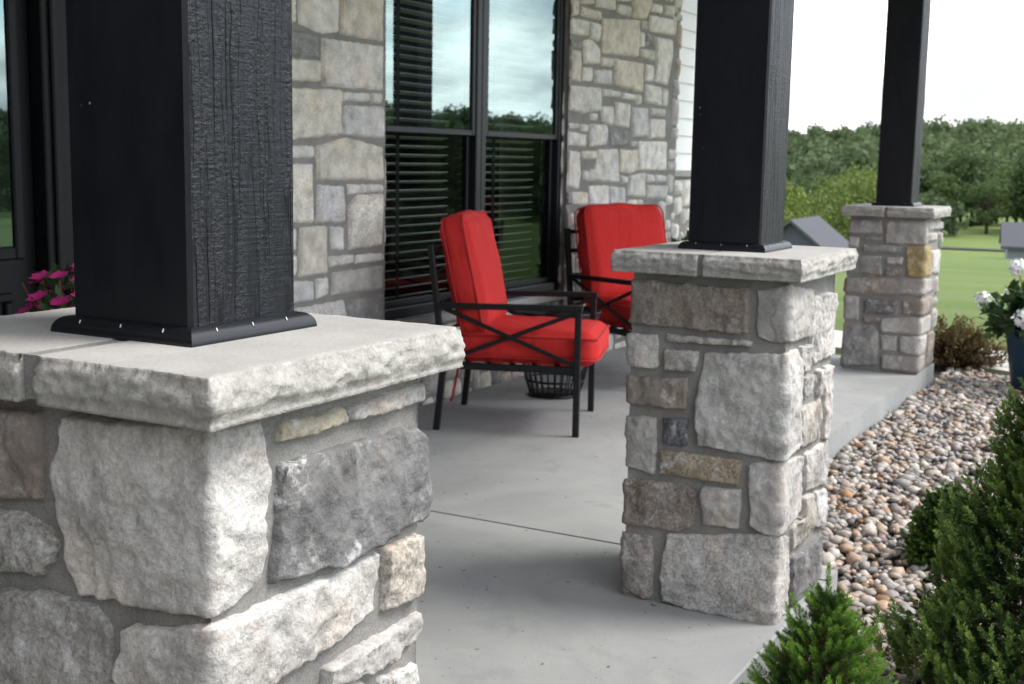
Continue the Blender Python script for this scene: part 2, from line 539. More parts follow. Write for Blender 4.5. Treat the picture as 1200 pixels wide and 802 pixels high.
n = len(rr)-1
for j in range(na):
    F.append((0, 1+j, 1+(j+1) % na))
for i in range(n-1):
    for j in range(na):
        k = (j+1) % na
        F.append((1+i*na+j, 1+(i+1)*na+j, 1+(i+1)*na+k, 1+i*na+k))
tag(mesh_np('lawn', V, F, M['lawn_grass'], smooth=True), kind='structure')

def sheet(name, pts, z, m, thick=.05):
    mb = MB(); mb.loft([[(x, y, z-thick) for x, y in pts], [(x, y, z) for x, y in pts]])
    return tag(mb.build(name, m), kind='structure')
# porch floor: two slabs with a joint, the far one stepping back behind the second column
GR = -.125
mb = MB()
def slab(pts, z1=0.0, z0=-.45, e=.006):
    def inset(p, k):
        c = (sum(a for a, _ in p)/len(p), sum(b for _, b in p)/len(p))
        return [(x+(k if x < c[0] else -k), y+(k if y < c[1] else -k)) for x, y in p]
    mb.loft([[(x, y, z0) for x, y in pts], [(x, y, z1-e) for x, y in pts], [(x, y, z1) for x, y in inset(pts, e)]])
slab([(-2.6, -.022), (3.008, -.022), (3.008, 2.81), (-2.6, 2.81)])
def lslab(pts):
    mb.loft([[(x, y, -.45) for x, y in pts], [(x, y, 0) for x, y in pts]])
lslab([(3.017, -.022), (3.14, -.022), (3.14, .60), (8.20, .60), (8.20, 2.81), (3.017, 2.81)])
mb.box(3.0, 3.02, .0, 2.8, -.4, -.010)
tag(mb.build('porch_floor', M['broom_concrete']), kind='structure')

sheet('bed_soil', [(-4, -3.2), (3, -3.2), (8.6, -3.0), (8.72, .10), (9.22, .86), (8.9, 2.6), (8.1, 2.6), (-4, 2.6)], GR-.022, M['bed_soil'], .1)
# light concrete walk beyond the pebble bed
def walk(name, cl, w, z, m):
    mb = MB()
    cl = [Vector((x, y, 0)) for x, y in cl]
    lo, hi = [], []
    for i, p in enumerate(cl):
        d = (cl[min(i+1, len(cl)-1)]-cl[max(i-1, 0)]).normalized()
        nn = Vector((-d.y, d.x, 0))*w/2
        lo.append(p-nn); hi.append(p+nn)
    for i in range(len(cl)-1):
        g = .006
        d = (cl[i+1]-cl[i]).normalized()*g
        q = [lo[i]+d, lo[i+1]-d, hi[i+1]-d, hi[i]+d]
        mb.loft([[(a.x, a.y, z-.1) for a in q], [(a.x, a.y, z) for a in q]])
    return tag(mb.build(name, m), kind='structure')
walk('garden_walk', [(10.3, 2.9), (9.85, 1.7), (9.60, .75), (9.22, -.2), (8.9, -1.3), (8.6, -2.6), (8.3, -4.2)], .95, -.105, M['path_concrete'])
# lane along the far edge of the lawn
lp = []
for a in np.linspace(-60, 40, 60):
    r = 93+4*math.sin(math.radians(a)*3)
    lp.append((r*math.cos(math.radians(a)), r*math.sin(math.radians(a))))
Vl, Fl = [], []
for i, (x, y) in enumerate(lp):
    for k in (-1, 0, 1):
        q = 1+k*1.3/93
        Vl.append((x*q, y*q, float(terrain_z(x*q, y*q))+.10))
for i in range(len(lp)-1):
    for k in range(2):
        a = i*3+k
        Fl.append((a, a+1, a+4, a+3))
tag(mesh_np('lane', np.array(Vl), Fl, M['asphalt']), kind='structure')

# ------------------------------------------------------------------ coursed field stone, wrapped round rectangular piers
TINT = {'l': (.405, .385, .362), 'w': (.455, .435, .412), 'g': (.30, .287, .272), 'd': (.160, .157, .155), 'dd': (.115, .116, .124),
        'b': (.255, .22, .192), 'br': (.24, .205, .185), 'y': (.41, .37, .29), 'y2': (.29, .24, .175), 'yy': (.36, .275, .13),
        't': (.39, .36, .315), 'T': (.375, .338, .29), 'lt': (.42, .39, .345), 'lg': (.355, .345, .338), 'lb': (.33, .30, .28), 'ly': (.40, .375, .33)}

def pier_surf(Lx, Ly, x0, y0, rc=.004):
    """unrolled (u, v, d) -> xyz round a box whose -X/-Y corner is at (x0, y0)"""
    def surf(u, v, d):
        u = np.asarray(u, float); d = np.broadcast_to(np.asarray(d, float), u.shape)
        px = np.empty_like(u); py = np.empty_like(u); nx = np.empty_like(u); ny = np.empty_like(u)
        D = u < -Ly; A = (u >= -Ly) & (u < 0); B = (u >= 0) & (u <= Lx); Cc = u > Lx
        px[A] = x0; py[A] = y0-u[A]; nx[A] = -1; ny[A] = 0
        px[B] = x0+u[B]; py[B] = y0; nx[B] = 0; ny[B] = -1
        px[Cc] = x0+Lx; py[Cc] = y0+u[Cc]-Lx; nx[Cc] = 1; ny[Cc] = 0
        px[D] = x0-u[D]-Ly; py[D] = y0+Ly; nx[D] = 0; ny[D] = 1
        for uc, (ax, ay), (bx, by) in ((-Ly, (0, 1), (-1, 0)), (0, (-1, 0), (0, -1)), (Lx, (0, -1), (1, 0))):
            k = np.abs(u-uc) < rc
            if k.any():
                tt = ((u[k]-uc)/rc+1)/2*PI/2
                nx[k] = ax*np.cos(tt)+bx*np.sin(tt); ny[k] = ay*np.cos(tt)+by*np.sin(tt)
                cx, cy = {-Ly: (x0, y0+Ly), 0: (x0, y0), Lx: (x0+Lx, y0)}[uc]
                ix, iy = cx-(ax+bx)*rc, cy-(ay+by)*rc
                px[k] = ix+rc*nx[k]; py[k] = iy+rc*ny[k]
                dd = np.array(d); dd[k] = np.maximum(dd[k], -rc*.8); d = dd
        return np.stack([px+nx*d, py+ny*d, np.asarray(v, float)], -1)
    return surf

def outline(poly, rng, step, wob, seed):
    """four wobbly sides (lists of points) of a squared stone, split at the vertices nearest the box corners"""
    P = [np.array(p, float) for p in poly]
    ar = sum(P[i-1][0]*P[i][1]-P[i][0]*P[i-1][1] for i in range(len(P)))
    if ar < 0: P = P[::-1]                      # counter-clockwise in (u, v)
    A = np.array(P); lo, hi = A.min(0), A.max(0); sz = hi-lo
    cor = []
    for cx, cy in ((0, 0), (1, 0), (1, 1), (0, 1)):
        d = np.abs((A-lo)/sz-np.array((cx, cy))).sum(1); cor.append(int(np.argmin(d)))
    sides = []
    n = len(P)
    nu = max(4, int(round(max(np.linalg.norm(P[cor[1]]-P[cor[0]]), np.linalg.norm(P[cor[2]]-P[cor[3]]))/step)))
    nv = max(4, int(round(max(np.linalg.norm(P[cor[2]]-P[cor[1]]), np.linalg.norm(P[cor[0]]-P[cor[3]]))/step)))
    c0 = A.mean(0)
    def pull(i):                                 # corners knocked back a little
        return P[i]+(c0-P[i])*min(.12, .010*rng.uniform(.2, 1.6)/np.linalg.norm(c0-P[i]))
    Q = [pull(i) if i in cor else P[i] for i in range(n)]
    for k in range(4):
        i, j = cor[k], cor[(k+1) % 4]
        ch = [Q[i]]; q = i
        while q != j:
            q = (q+1) % n; ch.append(Q[q])
        ch = np.array(ch); L_ = np.concatenate([[0], np.cumsum(np.linalg.norm(np.diff(ch, axis=0), axis=1))])
        m_ = nu if k % 2 == 0 else nv
        s = np.linspace(0, L_[-1], m_+1)
        R_ = np.column_stack([np.interp(s, L_, ch[:, 0]), np.interp(s, L_, ch[:, 1])])
        if len(R_) > 6:
            for _ in range(2): R_[1:-1] = .25*R_[:-2]+.5*R_[1:-1]+.25*R_[2:]
        q3 = np.column_stack([R_*30, np.full(len(R_), seed*3.7)])
        R_ = R_+wob*np.column_stack([vnoise(q3, 3), vnoise(q3, 8)])+wob*.6*np.column_stack([vnoise(q3*2.7, 4), vnoise(q3*2.7, 9)])
        sides.append(R_)
    for k in range(4):
        c = (sides[k][-1]+sides[(k+1) % 4][0])/2
        sides[k][-1] = c; sides[(k+1) % 4][0] = c
    return sides, nu, nv

class Stones:
    mortar = 'mortar'
    def __init__(s): s.V = []; s.F = []; s.C = []; s.mi = []; s.sm = []; s.n = 0
    def put(s, V, F, col, mi, sm=True):
        s.V.append(V); s.C.append(np.tile(col, (len(V), 1)) if np.ndim(col) == 1 else col)
        for f in F:
            s.F.append(f+s.n); s.mi.append(np.full(len(f), mi)); s.sm.append(np.full(len(f), sm))
        s.n += len(V)
    def build(s, name, parent):
        return mesh_np(name, np.vstack(s.V), s.F, [M['field_stone'], M[s.mortar]], parent, np.concatenate(s.mi), np.concatenate(s.sm), np.vstack(s.C))

def add_stone(st, surf, poly, tint, seed, step=.006, rings=18, rise=.024, rough=.006, base=0.0, grow=.009):
    rng = random.Random(seed*7919+13)
    cc = np.mean(np.array(poly, float), 0)
    poly = [tuple(np.array(p)+(np.array(p)-cc)/max(1e-6, np.linalg.norm(np.array(p)-cc))*grow) for p in poly]
    (b, r, t, l), nu, nv = outline(poly, rng, step, .0030, seed)
    t = t[::-1]; l = l[::-1]
    s = (np.arange(nu+1)/nu)[:, None, None]; w = (np.arange(nv+1)/nv)[None, :, None]
    G = (1-w)*b[:, None]+w*t[:, None]+(1-s)*l[None]+s*r[None]-((1-s)*(1-w)*b[0]+s*(1-w)*b[-1]+(1-s)*w*t[0]+s*w*t[-1])
    U = G.reshape(-1, 2)
    bd = np.vstack([b, r, t, l])
    De = np.sqrt(((U[:, None]-bd[None])**2).sum(-1).min(1)) if len(U)*len(bd) < 6e6 else np.concatenate([np.sqrt(((u[:, None]-bd[None])**2).sum(-1).min(1)) for u in np.array_split(U, 8)])
    Q = np.column_stack([U, np.full(len(U), seed*1.37)])
    # pitched edge: a broken bevel of uneven width
    er = .0042*rng.uniform(.7, 1.4)*(1+.75*vnoise(Q*26, 61)+.45*vnoise(Q*70, 62)).clip(.25, 2.4)
    tt = np.clip(De/np.maximum(er, step*.9), 0, 1)
    prof = 1-(1-tt)**2.0
    c = U.mean(0)
    tilt = (U-c)@np.array([rng.uniform(-.035, .035), rng.uniform(-.04, .04)])
    # low facets from clipped planes of noise, ridges where they meet
    n1 = fbm(Q*8, 5, 2); n2 = fbm(Q*8+31, 15, 2)
    facet = np.maximum(n1, n2*.9)
    ridge = 1-np.abs(fbm(Q*np.array([15, 13, 1]), 21, 3, .5))
    fine = fbm(Q*60, 31, 3, .6)
    # split planes knocked off round the edges
    fc = np.zeros(len(U)); ext = np.ptp(U, axis=0)
    wob = .012*np.column_stack([fbm(Q*22, 51, 3), fbm(Q*22, 52, 3)])
    for k in range(9):
        th = rng.uniform(0, 2*PI); dr = np.array([math.cos(th), math.sin(th)])
        p0 = c+dr*ext*.5*rng.uniform(.30, .85)
        fc = np.minimum(fc, -np.clip((U+wob-p0)@dr, 0, .06)*rng.uniform(.08, .26))
    tilt = tilt+np.maximum(fc, -.42*rise)*min(1.0, rough/.008)
    h = rise*rng.uniform(.8, 1.2)+tilt+rough*(.75*facet+.7*ridge-.45+.20*fine)
    h = np.maximum(h, .0045)
    h = base-.012+(h+.012)*prof
    V = surf(U[:, 0], U[:, 1], h)
    i, j = np.meshgrid(np.arange(nu), np.arange(nv), indexing='ij')
    a = (i*(nv+1)+j).ravel()
    F4 = np.stack([a, a+nv+1, a+nv+2, a+1], -1)
    col = np.append(np.array(tint)*rng.uniform(.93, 1.07), rng.random())
    st.put(V, [F4], col, 0)

def in_poly(x, y, poly):
    ins = False; j = len(poly)-1
    for i in range(len(poly)):
        xi, yi = poly[i]; xj, yj = poly[j]
        if (yi > y) != (yj > y) and x < (xj-xi)*(y-yi)/(yj-yi)+xi: ins = not ins
        j = i
    return ins
def pack(u0, u1, v0, v1, taken, seed, cell=.025, gap=.0065, big=1.0):
    """random squared rubble in what the given polygons leave free"""
    rng = random.Random(seed)
    nu = int(round((u1-u0)/cell)); nv = int(round((v1-v0)/cell))
    occ = np.zeros((nu, nv), bool)
    for P in taken:
        us = [p[0] for p in P]; vs = [p[1] for p in P]
        for i in range(max(0, int((min(us)-u0)/cell)-1), min(nu, int((max(us)-u0)/cell)+2)):
            for j in range(max(0, int((min(vs)-v0)/cell)-1), min(nv, int((max(vs)-v0)/cell)+2)):
                for a, b in ((.5, .5), (.12, .5), (.88, .5), (.5, .12), (.5, .88)):
                    if in_poly(u0+(i+a)*cell, v0+(j+b)*cell, P): occ[i, j] = True; break
    out = []
    for j in range(nv-1, -1, -1):
        for i in range(nu):
            if occ[i, j]: continue
            w = int(rng.choice([3, 4, 5, 6, 7, 8, 10, 12, 14])*big); h = int(rng.choice([2, 3, 4, 4, 5, 6, 7, 9, 10])*big)
            w = min(w, nu-i); h = min(h, j+1)
            k = 0
            while k < w and not occ[i+k, j]: k += 1
            w = k
            ok = 0
            while ok < h and not occ[i:i+w, j-ok].any(): ok += 1
            h = ok
            occ[i:i+w, j-h+1:j+1] = True
            if w < 3 or h < 3: continue
            a, b = u0+i*cell+gap, u0+(i+w)*cell-gap
            c, d = v0+(j-h+1)*cell+gap, v0+(j+1)*cell-gap
            e = .006
            r = lambda: rng.uniform(-e, e)
            out.append((rng.choice(['l', 'l', 'l', 'w', 'w', 'g', 'g', 'lg', 'lt', 't', 'b', 'd', 'lb']),
                        [(a+r(), d+r()), (b+r(), d+r()), (b+r(), c+r()), (a+r(), c+r())]))
    return out
def mortar_skin(st, surf, us, vs, d=0.0):
    us = np.array(us); vs = np.array(vs)
    UU, VV = np.meshgrid(us, vs, indexing='ij')
    Q = np.column_stack([UU.ravel(), VV.ravel(), np.zeros(UU.size)])
    V = surf(UU.ravel(), VV.ravel(), d+.0025*fbm(Q*14, 41, 3)-.0035)
    nu, nv = len(us), len(vs)
    i, j = np.meshgrid(np.arange(nu-1), np.arange(nv-1), indexing='ij')
    a = (i*nv+j).ravel()
    st.put(V, [np.stack([a, a+nv, a+nv+1, a+1], -1)], np.array((.3, .3, .3, .5)), 1)

def usamples(marks, step, rc=.004):
    out = set()
    for a, b in zip(marks[:-1], marks[1:]):
        k = max(1, int((b-a)/step))
        for i in range(k+1): out.add(round(a+(b-a)*i/k, 5))
    for m_ in marks[1:-1]:
        for q in (-1, -.5, .5, 1): out.add(round(m_+q*rc, 5))
    return sorted(out)

WALL_GAIN = 1.6
def pier_stones(name, parent, Lx, Ly, x0, y0, z0, z1, traced, seed, step, rings, urange=None, rise=.024, rough=.006, near=None, big=1.0, gain=1.0):
    st = Stones()
    if gain != 1.0: st.mortar = 'wall_mortar'
    surf = pier_surf(Lx, Ly, x0, y0)
    ur = urange or (-Ly-Lx, Lx+Ly)
    marks = [ur[0]]+[q for q in (-Ly, 0, Lx) if ur[0] < q < ur[1]]+[ur[1]]
    mortar_skin(st, surf, usamples(marks, .02), np.linspace(z0, z1, max(2, int((z1-z0)/.02))))
    for i, (tn, P) in enumerate(traced):
        add_stone(st, surf, P, np.array(TINT[tn])*gain, seed*100+i, step, rings, rise, rough, grow=.0105 if gain == 1.0 else .0145)
    for i, (tn, P) in enumerate(pack(ur[0], ur[1], z0+.004, z1-.004, [P for _, P in traced], seed, big=big)):
        add_stone(st, surf, P, np.array(TINT[tn])*gain, seed*100+500+i, step*1.8, max(4, rings//3), rise, rough)
    return st.build(name, parent)

COL1 = [
('br',((-0.508,1.033),(-0.307,1.049),(-0.309,0.914),(-0.518,0.888))),
('w',((-0.248,1.046),(-0.143,1.045),(0,1.053),(0.101,1.046),(0.114,0.973),(0.094,0.832),(0.074,0.82),(-0.002,0.809),(-0.104,0.802),(-0.248,0.787),(-0.281,0.964))),
('g',((-0.481,0.87),(-0.369,0.885),(-0.295,0.879),(-0.29,0.847),(-0.32,0.804),(-0.487,0.787))),
('g',((-0.489,0.748),(-0.304,0.775),(-0.215,0.776),(-0.196,0.749),(-0.187,0.638),(-0.501,0.57))),
('w',((-0.153,0.767),(-0.074,0.768),(0,0.783),(0.375,0.789),(0.366,0.701),(0.201,0.676),(0.086,0.674),(-0.016,0.667),(-0.141,0.649),(-0.164,0.681))),
('y',((0.138,1.042),(0.286,1.041),(0.288,1.015),(0.138,1.008))),
('l',((0.299,1.04),(0.507,1.044),(0.507,1.011),(0.301,1.015))),
('d',((0.143,0.984),(0.284,0.975),(0.482,0.977),(0.508,0.942),(0.51,0.816),(0.283,0.808),(0.126,0.813))),
('t',((0.401,0.788),(0.495,0.792),(0.499,0.683),(0.394,0.686))),
('l',((0.283,0.647),(0.496,0.654),(0.507,0.616),(0.397,0.593),(0.244,0.612),(0.242,0.646))),
('l',((0.387,0.574),(0.487,0.567),(0.499,0.488),(0.373,0.508)))]
COL2 = [
('b',((-0.521,1.043),(-0.116,1.042),(-0.116,0.893),(-0.531,0.9))),
('l',((-0.096,1.034),(-0.002,1.05),(0.237,1.027),(0.242,0.872),(0,0.888),(-0.052,0.879),(-0.086,0.896))),
('ly',((-0.392,0.88),(-0.099,0.878),(-0.101,0.859),(-0.391,0.853))),
('l',((-0.519,0.873),(-0.41,0.875),(-0.409,0.767),(-0.511,0.764))),
('l',((-0.39,0.83),(-0.277,0.83),(-0.288,0.765),(-0.387,0.762))),
('b',((-0.518,0.736),(-0.309,0.746),(-0.308,0.641),(-0.515,0.639))),
('w',((-0.256,0.828),(-0.005,0.841),(0.117,0.847),(0.161,0.791),(0.14,0.653),(0.167,0.536),(0,0.526),(-0.275,0.53),(-0.271,0.679))),
('l',((-0.525,0.606),(-0.407,0.61),(-0.411,0.425),(-0.519,0.432))),
('dd',((-0.385,0.612),(-0.303,0.615),(-0.303,0.526),(-0.379,0.53))),
('w',((0.266,1.001),(0.498,0.992),(0.542,0.913),(0.544,0.775),(0.295,0.78),(0.253,0.874))),
('l',((0.15,0.852),(0.247,0.844),(0.249,0.765),(0.178,0.765))),
('g',((0.168,0.756),(0.314,0.746),(0.324,0.692),(0.17,0.678))),
('l',((0.338,0.753),(0.402,0.751),(0.415,0.657),(0.355,0.666))),
('w',((0.427,0.758),(0.536,0.747),(0.576,0.483),(0.464,0.504))),
('t',((0.151,0.654),(0.409,0.65),(0.423,0.512),(0.162,0.527))),
('y2',((-0.389,0.505),(-0.122,0.506),(-0.125,0.421),(-0.389,0.428))),
('b',((-0.525,0.399),(-0.299,0.41),(-0.265,0.373),(-0.268,0.269),(-0.328,0.252),(-0.517,0.243))),
('l',((-0.245,0.4),(-0.121,0.408),(-0.125,0.289),(-0.24,0.284))),
('l',((-0.097,0.496),(-0.001,0.512),(0.214,0.499),(0.248,0.306),(0.149,0.292),(0,0.286),(-0.037,0.289),(-0.085,0.305))),
('l',((0.25,0.495),(0.534,0.491),(0.554,0.323),(0.262,0.363))),
('t',((0.252,0.351),(0.379,0.34),(0.391,0.206),(0.167,0.187),(0.152,0.274),(0.252,0.284))),
('w',((0.405,0.334),(0.541,0.318),(0.541,0.182),(0.418,0.199))),
('lb',((-0.519,0.214),(-0.404,0.226),(-0.397,0.028),(-0.415,0.01),(-0.513,0.013))),
('w',((-0.357,0.234),(-0.179,0.252),(0,0.29),(0.124,0.25),(0.128,0.007),(0,-0.004),(-0.363,0.006),(-0.368,0.097))),
('d',((0.159,0.177),(0.546,0.158),(0.576,0.005),(0.165,0.006)))]
COL3 = [
('g',((-0.524,1.043),(-0.294,1.048),(-0.292,0.948),(-0.518,0.942))),
('l',((-0.272,1.04),(-0.019,1.046),(0.031,1.045),(0.06,0.893),(-0.013,0.891),(-0.263,0.888))),
('l',((-0.522,0.929),(-0.443,0.924),(-0.443,0.844),(-0.518,0.85))),
('g',((-0.421,0.925),(-0.291,0.931),(-0.289,0.9),(-0.419,0.898))),
('g',((-0.418,0.876),(-0.147,0.881),(-0.148,0.824),(-0.415,0.815))),
('g',((-0.475,0.799),(-0.284,0.804),(-0.28,0.668),(-0.525,0.667))),
('l',((-0.257,0.797),(-0.142,0.799),(-0.143,0.746),(-0.254,0.744))),
('b',((-0.257,0.722),(-0.138,0.725),(-0.139,0.672),(-0.258,0.665))),
('yy',((-0.126,0.873),(-0.025,0.878),(0.152,0.88),(0.246,0.668),(-0.021,0.671),(-0.117,0.669))),
('lb',((-0.532,0.64),(-0.028,0.657),(0.439,0.64),(0.404,0.539),(-0.025,0.545),(-0.526,0.529))),
('l',((0.076,1.044),(0.563,1.036),(0.563,0.968),(0.098,0.978))),
('l',((0.102,0.965),(0.377,0.958),(0.399,0.894),(0.101,0.9))),
('l',((0.448,0.955),(0.593,0.953),(0.603,0.857),(0.482,0.859))),
('w',((0.234,0.836),(0.563,0.832),(0.53,0.652),(0.289,0.673))),
('w',((-0.534,0.513),(-0.419,0.512),(-0.414,0.347),(-0.529,0.343))),
('d',((-0.393,0.509),(-0.155,0.512),(-0.157,0.402),(-0.386,0.394))),
('b',((-0.133,0.51),(-0.024,0.521),(0.317,0.522),(0.337,0.394),(-0.021,0.408),(-0.131,0.404))),
('b',((-0.39,0.38),(-0.267,0.381),(-0.273,0.327),(-0.387,0.331))),
('l',((-0.258,0.373),(-0.028,0.39),(0.34,0.385),(0.337,0.258),(-0.022,0.281),(-0.253,0.275),(-0.268,0.319))),
('g',((-0.542,0.324),(-0.316,0.319),(-0.278,0.273),(-0.269,0.042),(-0.538,0.011))),
('l',((-0.26,0.257),(-0.148,0.262),(-0.146,0.151),(-0.254,0.146))),
('l',((-0.131,0.259),(-0.02,0.264),(0.246,0.26),(0.199,0.13),(-0.021,0.136),(-0.128,0.144))),
('lb',((-0.256,0.119),(-0.02,0.127),(0.202,0.121),(0.189,0.024),(-0.013,0.013),(-0.25,0.016))),
('b',((0.269,0.257),(0.477,0.257),(0.511,0.017),(0.282,0.011)))]
WALL = [
('l',((1.274,2.162),(1.586,2.189),(1.585,2.019),(1.434,2.01),(1.286,2.036))),
('t',((1.61,2.202),(1.986,2.246),(1.982,2.007),(1.603,2.01))),
('lt',((1.114,2.144),(1.252,2.16),(1.251,2.032),(1.113,2.023))),
('d',((1.113,2.004),(1.425,1.994),(1.43,1.883),(1.111,1.868))),
('l',((1.451,1.986),(1.988,1.991),(1.983,1.755),(1.458,1.752))),
('lt',((1.188,1.865),(1.436,1.873),(1.436,1.771),(1.19,1.756))),
('t',((1.195,1.727),(1.597,1.739),(1.609,1.513),(1.192,1.483))),
('l',((1.62,1.735),(1.854,1.737),(1.854,1.694),(1.62,1.685))),
('l',((1.873,1.733),(1.96,1.743),(1.956,1.687),(1.873,1.689))),
('lg',((1.632,1.667),(1.976,1.677),(1.981,1.506),(1.632,1.519))),
('l',((1.105,1.462),(1.38,1.461),(1.376,1.4),(1.104,1.392))),
('t',((1.413,1.457),(1.659,1.498),(1.981,1.467),(1.986,1.287),(1.412,1.291))),
('lt',((1.104,1.37),(1.379,1.377),(1.38,1.085),(1.1,1.09))),
('lg',((1.421,1.267),(1.637,1.263),(1.64,1.076),(1.407,1.081))),
('l',((1.662,1.271),(1.817,1.269),(1.807,1.22),(1.662,1.213))),
('l',((1.83,1.269),(1.976,1.268),(1.976,1.223),(1.836,1.225))),
('lt',((1.751,1.204),(1.976,1.212),(1.974,0.94),(1.677,0.933),(1.677,1.157))),
('w',((1.1,1.07),(1.243,1.062),(1.242,0.956),(1.098,0.961))),
('t',((1.268,1.069),(1.48,1.061),(1.492,0.825),(1.266,0.82))),
('w',((1.524,1.056),(1.618,1.05),(1.622,0.936),(1.528,0.946))),
('l',((1.098,0.941),(1.242,0.936),(1.238,0.827),(1.096,0.827))),
('l',((1.505,0.91),(1.714,0.909),(1.714,0.859),(1.514,0.85))),
('l',((1.732,0.908),(1.98,0.902),(1.976,0.851),(1.736,0.855))),
('g',((1.531,0.827),(1.974,0.837),(1.975,0.699),(1.522,0.704))),
('lg',((1.096,0.812),(1.374,0.798),(1.374,0.695),(1.094,0.695))),
('l',((1.4,0.799),(1.492,0.8),(1.492,0.717),(1.405,0.703))),
('lg',((1.231,0.671),(1.621,0.678),(1.648,0.598),(1.658,0.52),(1.23,0.567))),
('d',((1.658,0.675),(1.975,0.681),(1.976,0.485),(1.676,0.518)))]
PIER = [
('l',((0,2.478),(0.112,2.494),(0.118,2.391),(0,2.377))),
('l',((0.144,2.503),(0.359,2.523),(0.354,2.484),(0.146,2.47))),
('l',((0.393,2.541),(0.703,2.567),(0.709,2.483),(0.397,2.474))),
('l',((0.752,2.583),(0.981,2.599),(0.977,2.574),(0.754,2.553))),
('l',((0.755,2.538),(0.972,2.547),(0.97,2.468),(0.748,2.468))),
('t',((1.019,2.614),(1.382,2.656),(1.348,2.568),(1.258,2.48),(1.03,2.467))),
('t',((0.158,2.457),(0.469,2.457),(0.468,2.389),(0.162,2.387))),
('l',((0,2.364),(0.283,2.37),(0.276,2.259),(0,2.253))),
('l',((0.311,2.364),(0.463,2.369),(0.467,2.306),(0.436,2.24),(0.318,2.258))),
('T',((0.507,2.413),(1.137,2.462),(1.133,2.186),(0.512,2.163))),
('g',((1.165,2.46),(1.301,2.468),(1.307,2.4),(1.17,2.398))),
('l',((1.372,2.613),(1.6,2.623),(1.592,2.552),(1.378,2.545))),
('l',((1.644,2.628),(1.822,2.642),(1.824,2.554),(1.651,2.552))),
('l',((1.352,2.521),(1.826,2.538),(1.829,2.411),(1.363,2.395))),
('w',((1.171,2.377),(1.253,2.379),(1.254,2.274),(1.18,2.273))),
('d',((1.281,2.377),(1.435,2.38),(1.471,2.287),(1.289,2.282))),
('g',((1.168,2.256),(1.459,2.27),(1.467,2.179),(1.174,2.183))),
('l',((1.479,2.368),(1.816,2.382),(1.815,2.244),(1.746,2.017),(1.48,2.028),(1.514,2.199))),
('d',((0,2.22),(0.183,2.222),(0.181,2.179),(0,2.164))),
('t',((0,2.15),(0.165,2.159),(0.173,1.949),(0,1.949))),
('l',((0.206,2.229),(0.319,2.239),(0.462,2.193),(0.481,2.091),(0.215,2.067))),
('l',((0.501,2.142),(0.696,2.147),(0.688,2.081),(0.506,2.078))),
('w',((0.205,2.047),(0.342,2.052),(0.348,1.955),(0.204,1.956))),
('lg',((0.389,2.05),(0.689,2.066),(0.693,1.95),(0.396,1.948))),
('T',((0.734,2.145),(1.272,2.159),(1.263,1.93),(0.735,1.958))),
('l',((1.3,2.151),(1.455,2.151),(1.452,2.027),(1.311,2.023))),
('l',((0,1.919),(0.504,1.929),(0.514,1.765),(0.235,1.744),(0,1.75))),
('l',((0.54,1.926),(0.838,1.923),(0.842,1.871),(0.544,1.867))),
('l',((0.877,1.92),(1.128,1.912),(1.124,1.864),(0.881,1.868))),
('l',((1.313,2.002),(1.628,1.999),(1.627,1.85),(1.297,1.862))),
('l',((1.659,1.989),(1.764,1.984),(1.761,1.856),(1.656,1.857))),
('l',((0.521,1.799),(0.739,1.809),(0.736,1.664),(0.553,1.69))),
('l',((0.777,1.838),(1.02,1.838),(1.021,1.657),(0.776,1.666))),
('lg',((1.078,1.819),(1.38,1.821),(1.399,1.599),(1.067,1.597))),
('g',((1.424,1.828),(1.73,1.83),(1.72,1.765),(1.444,1.761))),
('l',((1.416,1.742),(1.737,1.748),(1.735,1.601),(1.414,1.588))),
('l',((0,1.664),(0.175,1.667),(0.166,1.627),(0,1.625))),
('l',((0,1.61),(0.287,1.599),(0.292,1.506),(0,1.506))),
('l',((0.199,1.663),(0.307,1.661),(0.298,1.61),(0.202,1.612))),
('l',((0.343,1.668),(0.606,1.671),(0.635,1.619),(0.629,1.523),(0.353,1.507))),
('d',((0.673,1.636),(1.036,1.641),(1.044,1.53),(0.694,1.513))),
('g',((1.07,1.564),(1.183,1.566),(1.186,1.521),(1.073,1.52))),
('w',((1.211,1.567),(1.769,1.573),(1.791,1.342),(1.229,1.347))),
('w',((0,1.475),(0.175,1.474),(0.203,1.32),(0.19,1.212),(0,1.225))),
('lt',((0.222,1.48),(0.466,1.483),(0.465,1.42),(0.226,1.413))),
('l',((0.491,1.489),(0.827,1.505),(0.859,1.253),(0.258,1.268),(0.254,1.341),(0.462,1.357))),
('t',((0.882,1.494),(1.188,1.499),(1.201,1.341),(1.088,1.324),(0.894,1.33))),
('l',((0.882,1.308),(1.021,1.297),(1.011,1.241),(0.887,1.247))),
('l',((1.062,1.308),(1.348,1.324),(1.349,1.134),(1.018,1.151))),
('l',((1.393,1.313),(1.529,1.312),(1.528,1.248),(1.399,1.249))),
('lg',((1.559,1.312),(1.779,1.306),(1.784,1.246),(1.565,1.248))),
('lg',((1.4,1.232),(1.802,1.222),(1.796,1.114),(1.41,1.122))),
('w',((0.358,1.236),(0.675,1.233),(0.685,1.086),(0.366,1.099))),
('lg',((0.701,1.227),(0.985,1.219),(0.996,1.074),(0.711,1.08))),
('t',((0.085,1.193),(0.323,1.195),(0.33,1.09),(0.09,1.106))),
('d',((0,1.195),(0.074,1.188),(0.078,1.106),(0,1.109)))]


